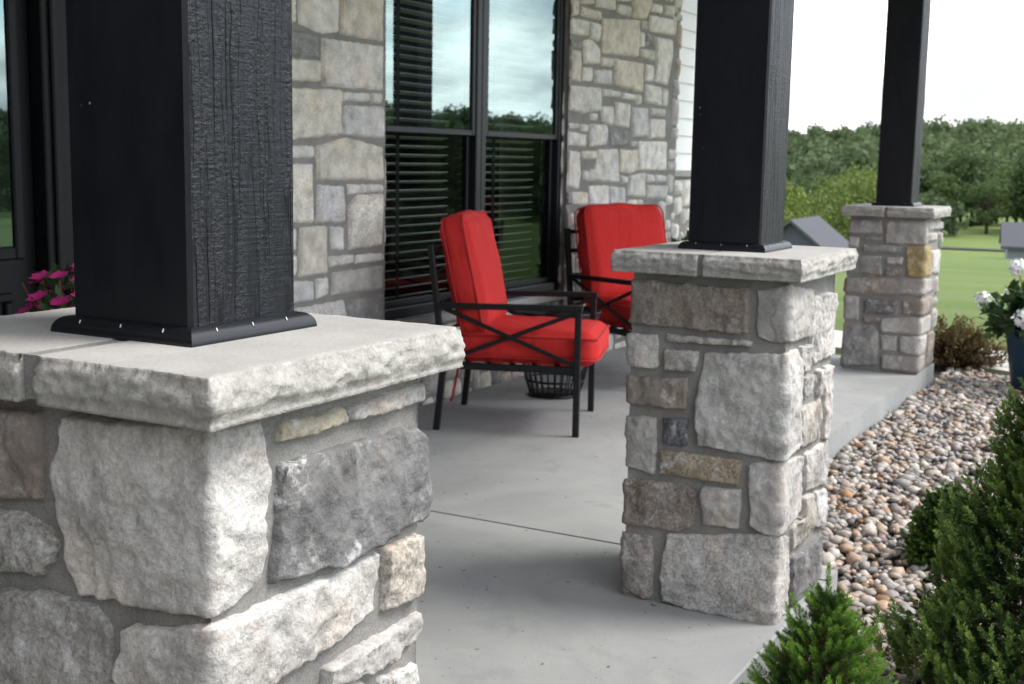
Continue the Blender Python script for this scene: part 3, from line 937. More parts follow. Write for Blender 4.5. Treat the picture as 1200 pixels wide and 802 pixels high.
# ------------------------------------------------------------------ porch columns
def rock_cap(name, parent, x0, x1, y0, y1, z0, z1, free, seed, step=.007, amp=.012):
    """a slab with a sawn top and rock-pitched edges; free = which of the four sides (-y, +x, +y, -x) are pitched"""
    e = .004
    cs = [(x0, y0), (x1, y0), (x1, y1), (x0, y1)]
    P, N = [], []
    for k in range(4):
        a = np.array(cs[k]); b = np.array(cs[(k+1) % 4])
        m_ = max(2, int(np.linalg.norm(b-a)/step))
        for j in range(m_):
            P.append(a+(b-a)*j/m_); N.append(((0, -1), (1, 0), (0, 1), (-1, 0))[k]+(1.0 if free[k] else 0.0,))
    P = np.array(P); N = np.array(N); K = len(P)
    # round the normals off at the corners
    nn = N[:, :2]*N[:, 2:]
    nr = (np.roll(nn, 1, 0)+nn+np.roll(nn, -1, 0)); ln = np.linalg.norm(nr, axis=1, keepdims=True); nr = np.where(ln > 1e-6, nr/np.maximum(ln, 1e-6), 0)
    rows = []
    T = np.linspace(0, 1, 15)
    for tt in T:
        Q = np.column_stack([P*17, np.full(K, tt*1.5+seed*5.1)])
        Q2 = Q*np.array([.8, .8, 1.7])
        big = fbm(Q2, seed, 3, .5); ch = np.abs(fbm(Q2*1.9+3, seed+5, 4, .55)); fi = fbm(Q*6, seed+9, 3, .6)
        lo = .24+.10*vnoise(np.column_stack([P*9, np.full(K, seed*3.3)]), 6)
        strip = np.clip((tt-lo)/.10, .0, 1)
        bulge = .007*math.sin(PI*min(1, tt*.8+.15))-.003
        off = bulge+amp*(.35+.65*strip)*(.42*big-.62*ch+.15*fi+.18)-.004*(1-strip)*(tt > 0)
        s_ = max(0.0, (tt-.70)/.30); s_ = s_*s_*(3-2*s_)
        off = off*(1-s_)+s_*(-.007+.0035*vnoise(np.column_stack([P*38, np.full(K, seed)]), 2)+.003*vnoise(np.column_stack([P*110, np.full(K, seed)]), 3))
        p = P+nr*np.asarray(off)[:, None]
        rows.append(np.column_stack([p, np.full(K, z0+(z1-z0)*tt)-(0 if tt < 1 else 0)]))
    q_ = .0165
    top = np.column_stack([np.clip(P[:, 0], x0+q_*free[3], x1-q_*free[1]), np.clip(P[:, 1], y0+q_*free[0], y1-q_*free[2]), np.full(K, z1+.0012)])
    rows.append(top)
    V = np.vstack(rows); F = []; mi = []; sm = []
    for i in range(len(rows)-1):
        for j in range(K):
            k = (j+1) % K
            F.append((i*K+j, i*K+k, (i+1)*K+k, (i+1)*K+j)); mi.append(1 if i < len(rows)-2 else 0); sm.append(i < len(rows)-2)
    cen = np.array([(x0+x1)/2, (y0+y1)/2])
    V = np.vstack([V, [(*cen, z0), (*cen, z1+.0012)]]); nb = len(V)-2; tb = (len(rows)-1)*K
    for j in range(K):
        k = (j+1) % K
        F.append((nb, k, j)); mi.append(1); sm.append(False)
        F.append((nb+1, tb+j, tb+k)); mi.append(0); sm.append(False)
    return mesh_np(name, V, F, [M['cap_limestone'], M['cap_rock_face']], parent, mi, sm)

CAP_T, CAP_Z = .067, 1.136
PW = .121
def porch_column(X0, Y0, Wx, Wy, label, traced, seed, step, rings, post_c, jy, zb=0.0):
    t = thing('porch_column', label, 'porch column', (X0, Y0, 0), 0, 'stone porch columns with black posts')
    ins = .0515
    pier_stones('stone_base', t, Wx-2*ins, Wy-2*ins, ins, ins, zb, CAP_Z-CAP_T-.001, traced, seed, step, rings, rise=.0140, rough=.0100 if seed < 30 else .007)
    jw = .018 if seed == 3 else .009
    rock_cap('capstone', t, 0, Wx, 0, jy-jw, CAP_Z-CAP_T, CAP_Z, (1, 1, 0, 1), seed+1, amp=.0095, step=.006 if seed < 30 else .015)
    rock_cap('capstone', t, 0, Wx, jy+jw, Wy, CAP_Z-CAP_T, CAP_Z, (0, 1, 1, 1), seed+2, amp=.0095, step=.006 if seed < 30 else .015)
    mb = MB(); mb.box(.012, Wx-.012, jy-jw-.02, jy+jw+.02, CAP_Z-CAP_T+.004, CAP_Z-.001)
    mb.build('mortar_joint', M['mortar'], t)
    px, py = post_c
    # post: planed faces and a rough-sawn one, slightly eased arrises
    mb = MB(); e = .006; z0, z1 = CAP_Z+.002, 3.0
    lp = [(px-PW+e, py-PW), (px+PW-e, py-PW), (px+PW, py-PW+e), (px+PW, py+PW-e), (px+PW-e, py+PW), (px-PW+e, py+PW), (px-PW, py+PW-e), (px-PW, py-PW+e)]
    mb.loft([[(x, y, z) for x, y in lp] for z in (z0, z1)])
    mats = [1 if i in (0, 1, 2, 3, 4) else 0 for i in range(8)]+[0, 0]
    mb.m = mats
    mb.build('post', [M['black_timber'], M['black_rough_sawn']], t)
    # quarter-round trim at the foot of the post
    mb = MB(); mb.sm = True
    prof = [(-.003, .001), (.0235, .001)]+[(.0235*math.cos(q)**.9 if q < 1.57 else 0, .003+.023*math.sin(q)) for q in np.linspace(0.05, 1.55, 9)]+[(-.003, .0265)]
    sg = ((-1, -1), (1, -1), (1, 1), (-1, 1))
    for k in range(4):
        a_, b_ = sg[k], sg[(k+1) % 4]
        vs = [(px+c_[0]*(PW+o), py+c_[1]*(PW+o), CAP_Z+z) for o, z in prof for c_ in (a_, b_)]
        mb.add(vs, [(2*q, 2*q+1, 2*q+3, 2*q+2) for q in range(len(prof)-1)])
    tr = mb.build('post_trim', [M['black_trim']], t)
    mb = MB(); mb.mat = 0
    rg = random.Random(seed)
    for k in range(3):
        q = py+PW-.035-k*.085
        mb.bar((px-PW-.0192, q, CAP_Z+.0180), (px-PW-.0158, q+.0012, CAP_Z+.0225), .0015, .0015)
    for k in range(3):
        q = px-PW+.035+k*.08
        mb.bar((q, py-PW-.0192, CAP_Z+.0180), (q+.0012, py-PW-.0158, CAP_Z+.0225), .0015, .0015)
    mb.build('nail_head', M['nail_fleck'], t)
    return t
porch_column(0, 0, .609, .708, 'nearest stone column, broad grey blocks under a sharp thick slab and a rough-sawn black post', COL1, 3, .0045, 30, (.319, .337), .331)
porch_column(2.452, -.037, .64, .61, 'middle stone column at the porch edge, tall pale corner block, beside the small spruce', COL2, 5, .0055, 22, (.332, .318), .318)
porch_column(7.560, .551, .62, .62, 'farthest stone column with one ochre yellow stone, at the far porch corner before the lawn', COL3, 40, .012, 10, (.31, .31), .32)

# ------------------------------------------------------------------ house
house = thing('house', 'stone and white siding house with black windows and door behind the porch', 'house', (0, 0, 0))
YW = 2.82
RT = 3.25
pier_stones('stone_wall', house, 2.01, .22, 2.45, YW, -.1, RT, WALL, 60, .012, 7, urange=(-.2, 2.21), rise=.014, rough=.005, gain=WALL_GAIN, big=1.25)
pier_stones('stone_wall', house, 2.00, .24, 6.63, YW, -.1, RT, PIER, 70, .014, 6, urange=(-.22, 2.24), rise=.014, rough=.005, gain=WALL_GAIN)
pier_stones('stone_wall', house, 2.168, .2, 4.461, YW+.02, -.1, .46, [], 80, .016, 5, urange=(0.002, 2.166), rise=.018, rough=.005, gain=WALL_GAIN)
# smooth sill slab under the windows
mb = MB(); mb.box(4.463, 6.627, YW-.03, YW+.2, .462, .515, .008); mb.build('window_sill', M['cap_limestone'], house)
# lower stone and ledge under the siding, siding boards
pier_stones('stone_wall', house, 1.36, .2, 8.632, YW+.07, -.6, 1.285, [], 90, .016, 5, urange=(0.002, 1.36), rise=.018, rough=.005, gain=WALL_GAIN)
mb = MB(); mb.box(8.634, 10.02, YW+.03, YW+.22, 1.288, 1.34, .006); mb.build('stone_ledge', M['cap_limestone'], house)
mb = MB()
z = 1.342
while z < RT:
    zt = min(z+.1475, RT)
    mb.add([(8.634, YW+.130, z), (10.0, YW+.130, z), (10.0, YW+.146, zt), (8.634, YW+.146, zt),
            (8.634, YW+.18, z), (10.0, YW+.18, z), (10.0, YW+.18, zt), (8.634, YW+.18, zt)],
           [(0, 1, 2, 3), (4, 7, 6, 5), (0, 4, 5, 1), (3, 2, 6, 7), (0, 3, 7, 4), (1, 5, 6, 2)])
    z += .1475
mb.build('lap_siding', M['white_siding'], house)
# main body of the house behind the front wall
mb = MB()
mb.box(10.0, 10.08, YW+.13, 11, -.9, RT); mb.box(-4, 10.0, 10.9, 11, -.5, RT)
mb.build('side_wall', M['white_siding'], house)
mb = MB()
mb.box(2.46, 9.9, 5.2, 5.25, -.1, 3.2); mb.box(2.46, 9.9, YW+.45, 5.2, -.12, -.08); mb.box(2.40, 2.45, YW+.25, 5.2, -.1, 3.2); mb.box(2.46, 9.9, YW+.25, 5.2, 3.2, 3.22)
mb.build('interior_wall', M['dark_interior'], house)
mb = MB(); mb.box(-9.5, -4.3, -4.4, 11, -.6, RT); mb.build('added_shade_block', M['shade_block_grey'], house)  # unseen block added behind the camera to darken the -X column faces
# windows: two tall double-hung units with blinds
GY = YW+.085
def window(x0, x1):
    z0, z1, zr = .517, 2.62, 1.548
    mb = MB()
    fw = .055
    yo, yi = GY-.045, GY+.06
    mb.box(x0, x0+fw, yo, yi, z0, z1, .006); mb.box(x1-fw, x1, yo, yi, z0, z1, .006)
    mb.box(x0+fw+.001, x1-fw-.001, yo+.004, yi, z0, z0+.06, .006); mb.box(x0+fw+.001, x1-fw-.001, yo, yi, z1-.06, z1, .006)
    w = mb.build('window', M['black_metal_frame'], house)
    sw = .034
    for (a, b, yy, gm) in ((zr-.002, z1-.061, GY-.022, 'window_glass'), (z0+.061, zr+.03, GY+.012, 'screened_glass')):
        mb = MB()
        xa, xb = x0+fw+.002, x1-fw-.002
        mb.box(xa, xa+sw, yy-.014, yy+.014, a, b, .004); mb.box(xb-sw, xb, yy-.014, yy+.014, a, b, .004)
        mb.box(xa+sw+.001, xb-sw-.001, yy-.013, yy+.013, a, a+.036, .004); mb.box(xa+sw+.001, xb-sw-.001, yy-.013, yy+.013, b-.036, b, .004)
        s_ = mb.build('sash', M['black_metal_frame'], w)
        mesh_np('pane', np.array([(xa+sw-.004, yy, a+.03), (xb-sw+.004, yy, a+.03), (xb-sw+.004, yy, b-.03), (xa+sw-.004, yy, b-.03)]), [(0, 1, 2, 3)], M[gm], w)
    mb = MB()
    z = z0+.09; yb = GY+.14; c = (x0+x1)/2
    while z < z1-.05:
        for xa, xb in ((x0+.03, x0+.41), (x0+.44, x1-.12)):
            mb.box(xa, xb, yb-.024, yb+.024, z, z+.0035)
            mb.v[-8:] = [(p[0], p[1], p[2]+(p[1]-yb)*-.28) for p in mb.v[-8:]]
        z += .0508
    mb.build('blind', M['blind_slat'], w)
    mb = MB()
    for xc in (x0+.425,): mb.box(xc-.017, xc+.017, yb-.027, yb-.0255, z0+.06, z1)
    mb.build('blind_tape', M['dark_interior'], w)
window(4.44, 5.535)
window(5.540, 6.635)
mb = MB(); mb.box(4.30, 6.78, GY-.05, GY+.06, 2.622, RT); mb.build('window_header', M['black_metal_frame'], house)
# black panelled door with a glass light and wide casing
dr = MB(); dr.box(1.30, 2.225, YW+.10, YW+.145, .0, 2.35, .004)
door = dr.build('door', M['black_door'], house)
mb = MB()
for a, b, c, d in ((1.40, 1.45, 1.0, 2.2), (2.122, 2.165, 1.0, 2.2), (1.4505, 2.1215, 1.0, 1.05), (1.4505, 2.1215, 2.15, 2.2), (1.42, 2.10, .2, .235), (1.42, 2.10, .84, .875), (1.42, 1.455, .2355, .8395), (2.065, 2.10, .2355, .8395)):
    mb.box(a, b, YW+.082, YW+.0995, c, d, .006)
mb.build('door_moulding', M['black_door'], door)
mesh_np('pane', np.array([(1.45, YW+.096, 1.05), (2.122, YW+.096, 1.05), (2.122, YW+.096, 2.15), (1.45, YW+.096, 2.15)]), [(0, 1, 2, 3)], M['window_glass'], door)
mb = MB()
mb.box(2.23, 2.445, YW+.03, YW+.2, 0, 2.42, .006); mb.box(1.09, 1.295, YW+.03, YW+.2, 0, 2.42, .006); mb.box(1.09, 2.445, YW+.03, YW+.2, 2.422, RT, .006)
mb.box(2.262, 2.30, YW+.012, YW+.029, 0, 2.42, .006)
mb.box(-4, 1.085, YW+.05, YW+.2, -.1, RT)
mb.build('door_casing', M['black_door'], house)
# porch roof: soffit, beams on the posts, fascia, pitched shingle roof
EV = -.30
mb = MB(); mb.box(-2.4, 9.0, EV, YW+.3, RT+.002, RT+.03); mb.build('soffit', M['white_soffit'], house)
mb = MB(); mb.box(-2.4, 3.5, .17, .40, 3.002, RT, .004); mb.box(3.501, 8.9, .745, .975, 3.002, RT, .004); mb.build('roof_beam', M['black_timber'], house)
mb = MB(); mb.box(-2.45, 9.05, EV-.03, EV-.002, RT-.02, RT+.2, .003); mb.build('fascia', M['black_metal_frame'], house)
mb = MB(); mb.loft([[(x, EV-.08, RT+.205), (x, 5.5, RT+2.9), (x, 11.4, RT+.205), (x, 11.4, RT+.14), (x, 5.5, RT+2.8), (x, EV-.08, RT+.14)] for x in (-4.2, 10.4)])
mb.build('roof', M['roof_shingle'], house)

# ------------------------------------------------------------------ lounge chairs
def rounded_cushion(w, d, h, r, seed, crown=.02, n=20, wr=.0065):
    """box cushion: x width, y depth, z height, centred; returns V, F"""
    V = []; F = []
    key = {}
    g = [math.sin((i/n-.5)*PI)*.5+.5 for i in range(n+1)]
    g = [(-1+2*(.35*x+.65*i/n)) for i, x in enumerate(g)]
    def vid(p):
        k = tuple(round(c, 5) for c in p)
        if k not in key: key[k] = len(V); V.append(k)
        return key[k]
    for ax in range(3):
        for sg in (-1, 1):
            for i in range(n):
                for j in range(n):
                    q = []
                    for a, b in ((i, j), (i+1, j), (i+1, j+1), (i, j+1)):
                        p = [0, 0, 0]; p[ax] = sg; p[(ax+1) % 3] = g[a]; p[(ax+2) % 3] = g[b]; q.append(vid(p))
                    F.append(q if sg > 0 else q[::-1])
    V = np.array(V)
    hw = np.array([w, d, h])/2
    P = V*hw
    inner = np.clip(P, -(hw-r), hw-r)
    dd = P-inner; L_ = np.linalg.norm(dd, axis=1, keepdims=True)
    P = np.where(L_ > 1e-9, inner+dd/np.maximum(L_, 1e-9)*r, P)
    bx = (1-V[:, 0]**2); by = (1-V[:, 1]**2); bz = (1-V[:, 2]**2)
    P[:, 2] += np.sign(V[:, 2])*(np.abs(V[:, 2]) > .5)*crown*np.sqrt(np.clip(bx*by, 0, 1))
    P[:, 1] += np.sign(V[:, 1])*(np.abs(V[:, 1]) > .5)*crown*.5*np.sqrt(np.clip(bx*bz, 0, 1))
    P[:, 0] += np.sign(V[:, 0])*(np.abs(V[:, 0]) > .5)*crown*.5*np.sqrt(np.clip(by*bz, 0, 1))
    nrm = dd/np.maximum(L_, 1e-9)
    P = P+np.where(L_ > 1e-9, nrm, V)*(wr*fbm(P*np.array([7, 7, 7])+seed, seed, 3))[:, None]
    return P, F
def frame_loop(w, d, r, z, k=5):
    out = []
    for cx, cy, a0 in ((w/2-r, d/2-r, 0), (-w/2+r, d/2-r, 90), (-w/2+r, -d/2+r, 180), (w/2-r, -d/2+r, 270)):
        for i in range(k+1):
            a = rad(a0+90*i/k); out.append((cx+r*math.cos(a), cy+r*math.sin(a), z))
    return out+out[:1]
CW, CD = .73, .78           # overall width, depth between the feet; local -y is the front
def make_chair(label, loc, rz):
    t = thing('lounge_chair', label, 'armchair', loc, rz, 'red cushioned porch armchairs')
    m = M['black_powder_coat']
    hw, hd = CW/2, CD/2
    b = .034
    for s in (-1, 1):
        x = s*(hw-b/2)
        mb = MB(); mb.bar((x, -hd+b/2, 0), (x, -hd+b/2, .652), b, b, (0, 1, 0)); mb.build('leg', m, t)
        mb = MB()
        mb.bar((x, hd-b/2-.01, 0), (x, hd-b/2-.045, .345), b, b, (0, 1, 0)); mb.bar((x, hd-b/2-.0445, .3405), (x, hd+.012, .965), b, b*.9, (0, 1, 0))
        mb.build('leg', m, t)
        mb = MB(); mb.bar((x, -hd-.004, .667), (x, hd-.025, .655), .052, .028); mb.build('armrest', m, t)
        mb = MB()
        mb.bar((x+s*.004, -hd+b, .372), (x+s*.004, hd-.07, .640), .014, .022); mb.bar((x-s*.0105, -hd+b, .638), (x-s*.0105, hd-.08, .372), .014, .022)
        mb.build('cross_brace', m, t)
    mb = MB()
    xi = hw-b-.001
    mb.bar((-xi, -hd+.022, .345), (xi, -hd+.022, .345), .028, .036); mb.bar((-xi, hd-.07, .345), (xi, hd-.07, .345), .028, .036)
    for s in (-1, 1): mb.bar((s*(hw-b/2-.003), -hd+b+.001, .345), (s*(hw-b/2-.003), hd-.078, .345), .026, .036)
    for k in range(5):
        y = -hd+.13+k*.12
        mb.bar((-xi-.005, y, .352), (xi+.005, y, .352), .03, .008)
    mb.build('seat_frame', m, t)
    mb = MB()
    for q in (.50, .66, .82, .945):
        y = hd-b/2-.0445+.056*(q-.34)/.62
        mb.bar((-xi, y, q), (xi, y, q), .018, .026)
    mb.build('back_frame', m, t)
    # seat cushion with piping and a paper-white tag
    sw, sd, sh = .625, .735, .165
    P, F = rounded_cushion(sw, sd, sh, .055, 3, .022)
    sc = mesh_np('seat_cushion', P, F, M['red_canvas'], t, smooth=True, loc=(0, -.098, .366+sh/2))
    mb = MB()
    for z in (sh/2-.026, -sh/2+.026): mb.tube(frame_loop(sw+.012, sd+.012, .06, z), .0055, 6, False)
    mb.build('piping', M['red_piping'], sc)
    mb = MB(); mb.box(sw/2+.010, sw/2+.0125, .02, .075, -.005, .035); mb.build('care_tag', M['white_tag'], sc)
    # back cushion leaning on the frame
    bw, bd, bh = .655, .165, .60
    P, F = rounded_cushion(bw, bd, bh, .06, 9, .026)
    bc = mesh_np('back_cushion', P, F, M['red_canvas'], t, smooth=True, loc=(0, .238, .81))
    bc.rotation_euler = (rad(-12), 0, 0)
    mb = MB()
    for y in (-bd/2+.028, bd/2-.028):
        pts = [(p[0], y, p[1]) for p in frame_loop(bw+.014, bh+.014, .065, 0)]
        mb.tube(pts, .0055, 6, False)
    mb.build('piping', M['red_piping'], bc)
    # tie strap hanging behind
    mb = MB(); mb.tube([(.27, .34, .47), (.262, .37, .34), (.25, .385, .2), (.235, .405, .08), (.205, .41, .045)], .0075, 6); mb.build('cushion_tie', M['red_piping'], t)
    return t
make_chair('red cushioned black metal armchair seen from its side, nearest the first window', (4.775, 2.172, 0), rad(-71+90))
make_chair('red cushioned armchair facing out beside the far stone pier, half behind the middle column', (6.448, 2.137, 0), rad(243+90))

# wire drum side table between the chairs
t = thing('side_table', 'black wire drum side table standing between the two red armchairs', 'side table', (5.55, 2.33, 0))
mb = MB()
r0, r1, hh = .145, .255, .50
for q in (0.012, .10, .30, hh-.01):
    r = r0+(r1-r0)*min(1, (q/hh))**.75
    mb.tube([(r*math.cos(2*PI*k/28), r*math.sin(2*PI*k/28), q) for k in range(29)], .007, 6, False)
for k in range(26):
    a = 2*PI*k/26
    mb.tube([((r0+(r1-r0)*s_**.75)*math.cos(a), (r0+(r1-r0)*s_**.75)*math.sin(a), .012+s_*(hh-.02)) for s_ in (0, .08, .2, .4, .7, 1)], .005, 5)
mb.build('wire_basket', M['black_powder_coat'], t)
mb = MB(); mb.lathe([(r0-.004, .006), (r0-.002, .012), (r0-.004, .018)], n=28); mb.build('base_plate', M['black_powder_coat'], t)
mb = MB(); mb.lathe([(.255, hh), (.268, hh+.004), (.27, hh+.02), (.262, hh+.022), (.258, hh+.010)], n=36); mb.build('table_top', M['black_powder_coat'], t)

# ------------------------------------------------------------------ foliage tools
def quad_leaves(P, D, N, ln, wd, shade, fold=.0):
    """pointed leaves: base P, direction D, face normal N (n,3); returns V, F, cols"""
    n = len(P)
    D = D/np.maximum(np.linalg.norm(D, axis=1, keepdims=True), 1e-9)
    Sd = np.cross(D, N); Sd = Sd/np.maximum(np.linalg.norm(Sd, axis=1, keepdims=True), 1e-9)
    ln = np.broadcast_to(np.asarray(ln, float), (n,))[:, None]; wd = np.broadcast_to(np.asarray(wd, float), (n,))[:, None]
    a = P; b = P+D*ln*.5+Sd*wd/2; c = P+D*ln; d = P+D*ln*.5-Sd*wd/2
    V = np.stack([a, b, c, d], 1).reshape(-1, 3)
    F = np.arange(4*n).reshape(n, 4)
    cols = np.repeat(np.asarray(shade, float), 4)[:, None]*np.ones(3)
    return V, F, cols
def unit(rng, n):
    v = rng.normal(size=(n, 3)); return v/np.linalg.norm(v, axis=1, keepdims=True)
class Leaves:
    def __init__(s): s.V = []; s.F = []; s.C = []; s.n = 0
    def put(s, V, F, C_):
        s.V.append(V); s.F.append(F+s.n); s.C.append(C_); s.n += len(V)
    def build(s, name, m, parent=None, loc=None, kind=None):
        o = mesh_np(name, np.vstack(s.V), np.vstack(s.F), m, parent, cols=np.vstack(s.C), loc=loc)
        if kind: o['kind'] = kind
        return o
def shoot(lv, rng, p, d, L_, nn, nl, nw, spread, light, tip=1.0):
    """a conifer shoot: needles all round an axis from p along d"""
    d = d/np.linalg.norm(d)
    s = np.sort(rng.uniform(.02, 1, nn))
    ref = np.array([0, 0, 1.0]) if abs(d[2]) < .9 else np.array([1.0, 0, 0])
    a = np.cross(d, ref); a /= np.linalg.norm(a); b = np.cross(d, a)
    ph = rng.uniform(0, 2*PI, nn)
    out = np.cos(ph)[:, None]*a+np.sin(ph)[:, None]*b
    k = spread*(1-.55*s**2)[:, None]
    D = out*k+d*(1-.45*k)+rng.normal(size=(nn, 3))*.12
    P = p+d*(s*L_)[:, None]
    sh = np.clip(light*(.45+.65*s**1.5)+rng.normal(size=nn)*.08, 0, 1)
    N = np.cross(D, unit(rng, nn))
    lv.put(*quad_leaves(P, D, N, nl*rng.uniform(.8, 1.15, nn)*(1-.25*s), nw, sh))

# dwarf spruce in the foreground
rng = np.random.default_rng(11)
sp = thing('dwarf_spruce', 'small bright green conical spruce with fine needles at the porch edge', 'shrub', (1.70, -.352, -.13))
lv = Leaves(); st = MB()
Hs, Rb = .612, .31
st.tube([(0, 0, 0), (.004, 0, .3), (0, .003, Hs-.06)], [.012, .008, .003], 6)
def cone_r(h): return Rb*(1-h/Hs)**.80*(1-.22*np.clip((h/Hs-.62)/.3, 0, 1))+.004
shoot(lv, rng, np.array([0, 0, Hs-.085]), np.array([0.02, .03, 1.]), .085, 330, .016, .0014, .75, .95)
for i in range(1400):
    h = Hs*(1-rng.uniform(0, 1)**.62)*.93
    az = rng.uniform(0, 2*PI); R_ = cone_r(h)*(rng.uniform(.66, 1.06) if i % 4 else rng.uniform(.35, .7))
    up = .55+.8*(h/Hs)
    d = np.array([math.cos(az), math.sin(az), up+rng.normal()*.15]); d /= np.linalg.norm(d)
    L_ = rng.uniform(.035, .068)
    tip = np.array([R_*math.cos(az), R_*math.sin(az), h])
    tone = rng.uniform(.75, 1.15)
    p = tip-d*L_
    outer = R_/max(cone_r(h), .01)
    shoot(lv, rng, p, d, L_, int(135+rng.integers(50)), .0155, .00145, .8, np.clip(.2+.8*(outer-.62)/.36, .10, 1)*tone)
    if i % 3 == 0: st.tube([(0, 0, max(0.01, h-.09)), tuple(p*.55+np.array([0, 0, h-.07])*.45), tuple(tip-d*.02)], [.0022, .0016, .0007], 5)
for az, h in ((2.2, .50), (2.75, .42), (.2, .47), (3.6, .36), (2.45, .30), (4.4, .45), (5.3, .43), (1.2, .44)):
    R_ = cone_r(h)*1.03
    p = np.array([R_*math.cos(az)*.85, R_*math.sin(az)*.85, h-.03])
    shoot(lv, rng, p, np.array([math.cos(az)*.35, math.sin(az)*.35, 1.]), .075, 260, .016, .0014, .75, .95)
st.build('stem', M['twig'], sp)
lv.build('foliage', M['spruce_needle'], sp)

# tall dark evergreen on the right
def evergreen(name, label, loc, Hh, Rb, nsh, seed, m, nl, nw, pw=.8, lay=(.55, 1.05), spire=.5, nn=34, sl=(.05, .09)):
    rng = np.random.default_rng(seed)
    t = thing(name, label, 'shrub', loc)
    lv = Leaves(); st = MB()
    st.tube([(0, 0, -.02), (.01, 0, Hh*.5), (0, .01, Hh*.9)], [.022, .014, .004], 7)
    for i in range(nsh):
        h = Hh*(1-rng.uniform(0, 1)**.6)*.97
        az = rng.uniform(0, 2*PI)
        lump = 1+.16*math.sin(az*5+h*9+seed)+.12*math.sin(az*3-h*17)
        R0 = (Rb*(1-h/Hh)**pw*min(1, .55+h/Hh*3)+.01)*lump
        q = rng.uniform(0, 1)**.45
        R_ = R0*(lay[0]+(lay[1]-lay[0])*q)
        d = np.array([math.cos(az)*(1-spire), math.sin(az)*(1-spire), spire+.25])+rng.normal(size=3)*.2; d /= np.linalg.norm(d)
        L_ = rng.uniform(*sl)
        tip = np.array([R_*math.cos(az), R_*math.sin(az), max(h, .03)])
        shoot(lv, rng, tip-d*L_, d, L_, nn, nl, nw, .85, np.clip((q-.5)*2.0, .03, 1)*rng.uniform(.45, 1.1))  # inner shade and lit tips put into needle colour by depth
        if i % 23 == 0: st.tube([(0, 0, max(.02, h*.75)), tuple(tip*.6+np.array([0, 0, h*.85])*.4), tuple(tip*.9+np.array([0, 0, h*.1]))], [.005, .003, .001], 5)
    st.build('stem', M['bark'], t)
    lv.build('foliage', m, t)
    return t
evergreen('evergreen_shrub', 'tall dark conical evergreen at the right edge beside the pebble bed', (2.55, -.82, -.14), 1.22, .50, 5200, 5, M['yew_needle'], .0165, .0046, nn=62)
evergreen('boxwood', 'small low dark bush on pebbles tucked behind the tall evergreen', (3.85, -.26, -.14), .35, .165, 900, 8, M['box_leaf'], .016, .010, .55, nn=26, spire=.35)
# reddish barberry past the far column
rng = np.random.default_rng(21)
bb = thing('barberry_bush', 'twiggy reddish brown and green bush beside the farthest stone column', 'shrub', (9.02, .60, -.14))
lv = Leaves(); st = MB()
for i in range(230):
    az = rng.uniform(0, 2*PI); el = rng.uniform(.25, 1.5)
    d = np.array([math.cos(az)*math.cos(el)*1.25, math.sin(az)*math.cos(el)*1.25, math.sin(el)])
    L_ = rng.uniform(.26, .44)
    q = d*L_+np.array([0, 0, -.03*rng.uniform()])
    st.tube([(0, 0, .0), tuple(q*.5+rng.normal(size=3)*.015), tuple(q)], [.004, .003, .0012], 4)
    for k in range(13):
        s_ = rng.uniform(.3, 1)
        P = (q*s_)[None]+rng.normal(size=(3, 3))*.014
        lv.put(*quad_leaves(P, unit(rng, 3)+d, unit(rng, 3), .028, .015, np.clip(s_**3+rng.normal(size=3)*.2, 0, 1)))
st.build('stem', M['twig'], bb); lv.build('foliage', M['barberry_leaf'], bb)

# blue glazed pot with white flowers
hp = thing('potted_hydrangea', 'deep blue glazed pot of white flowers at the right edge by the walk', 'potted plant', (8.22, -.09, GR))
mb = MB(); mb.lathe([(.15, 0), (.165, .02), (.195, .22), (.222, .38), (.236, .425), (.240, .44), (.228, .44), (.215, .40)], n=32); mb.build('pot', M['blue_glaze'], hp)
mb = MB(); mb.lathe([(.01, .39), (.214, .395), (.01, .40)], n=24); mb.build('soil', M['bed_soil'], hp)
rng = np.random.default_rng(31)
lv = Leaves(); st = MB()
heads = []
for i in range(64):
    az = rng.uniform(0, 2*PI); el = rng.uniform(-.05, 1.45)
    d = np.array([math.cos(az)*math.cos(el), math.sin(az)*math.cos(el), math.sin(el)*.78])
    L_ = rng.uniform(.34, .43)
    q = np.array([0, 0, .43])+d*L_
    st.tube([(0, 0, .39), tuple(np.array([0, 0, .44])+d*L_*.5), tuple(q)], .004, 4)
    for k in range(44):
        s_ = rng.uniform(.25, 1.0)
        P = (np.array([0, 0, .41])+d*L_*s_)[None]+rng.normal(size=(1, 3))*.03
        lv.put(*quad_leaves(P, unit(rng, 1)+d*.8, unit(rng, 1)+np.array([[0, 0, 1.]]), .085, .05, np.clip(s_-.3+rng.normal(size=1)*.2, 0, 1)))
    if i % 4 == 0: heads.append((q+d*.04, rng.uniform(.045, .075)))
heads.append((np.array([-.08, .17, .86]), .055))
st.tube([(0, 0, .42), (-.04, .1, .65), (-.08, .17, .85)], .005, 5)
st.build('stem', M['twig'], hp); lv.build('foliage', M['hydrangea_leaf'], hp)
def petal_ball(rng, R_, n, ln, wd):
    u = unit(rng, n); P = u*R_*rng.uniform(.75, 1, n)[:, None]
    tg = np.cross(u, unit(rng, n))
    return quad_leaves(P-tg*ln/2, tg+u*.25, u, ln, wd, np.ones(n))
for c, R_ in heads:
    V, F, cc = petal_ball(rng, R_, 90, .034, .03)
    mesh_np('flower_head', V, F, M['white_petal'], hp, loc=tuple(c))
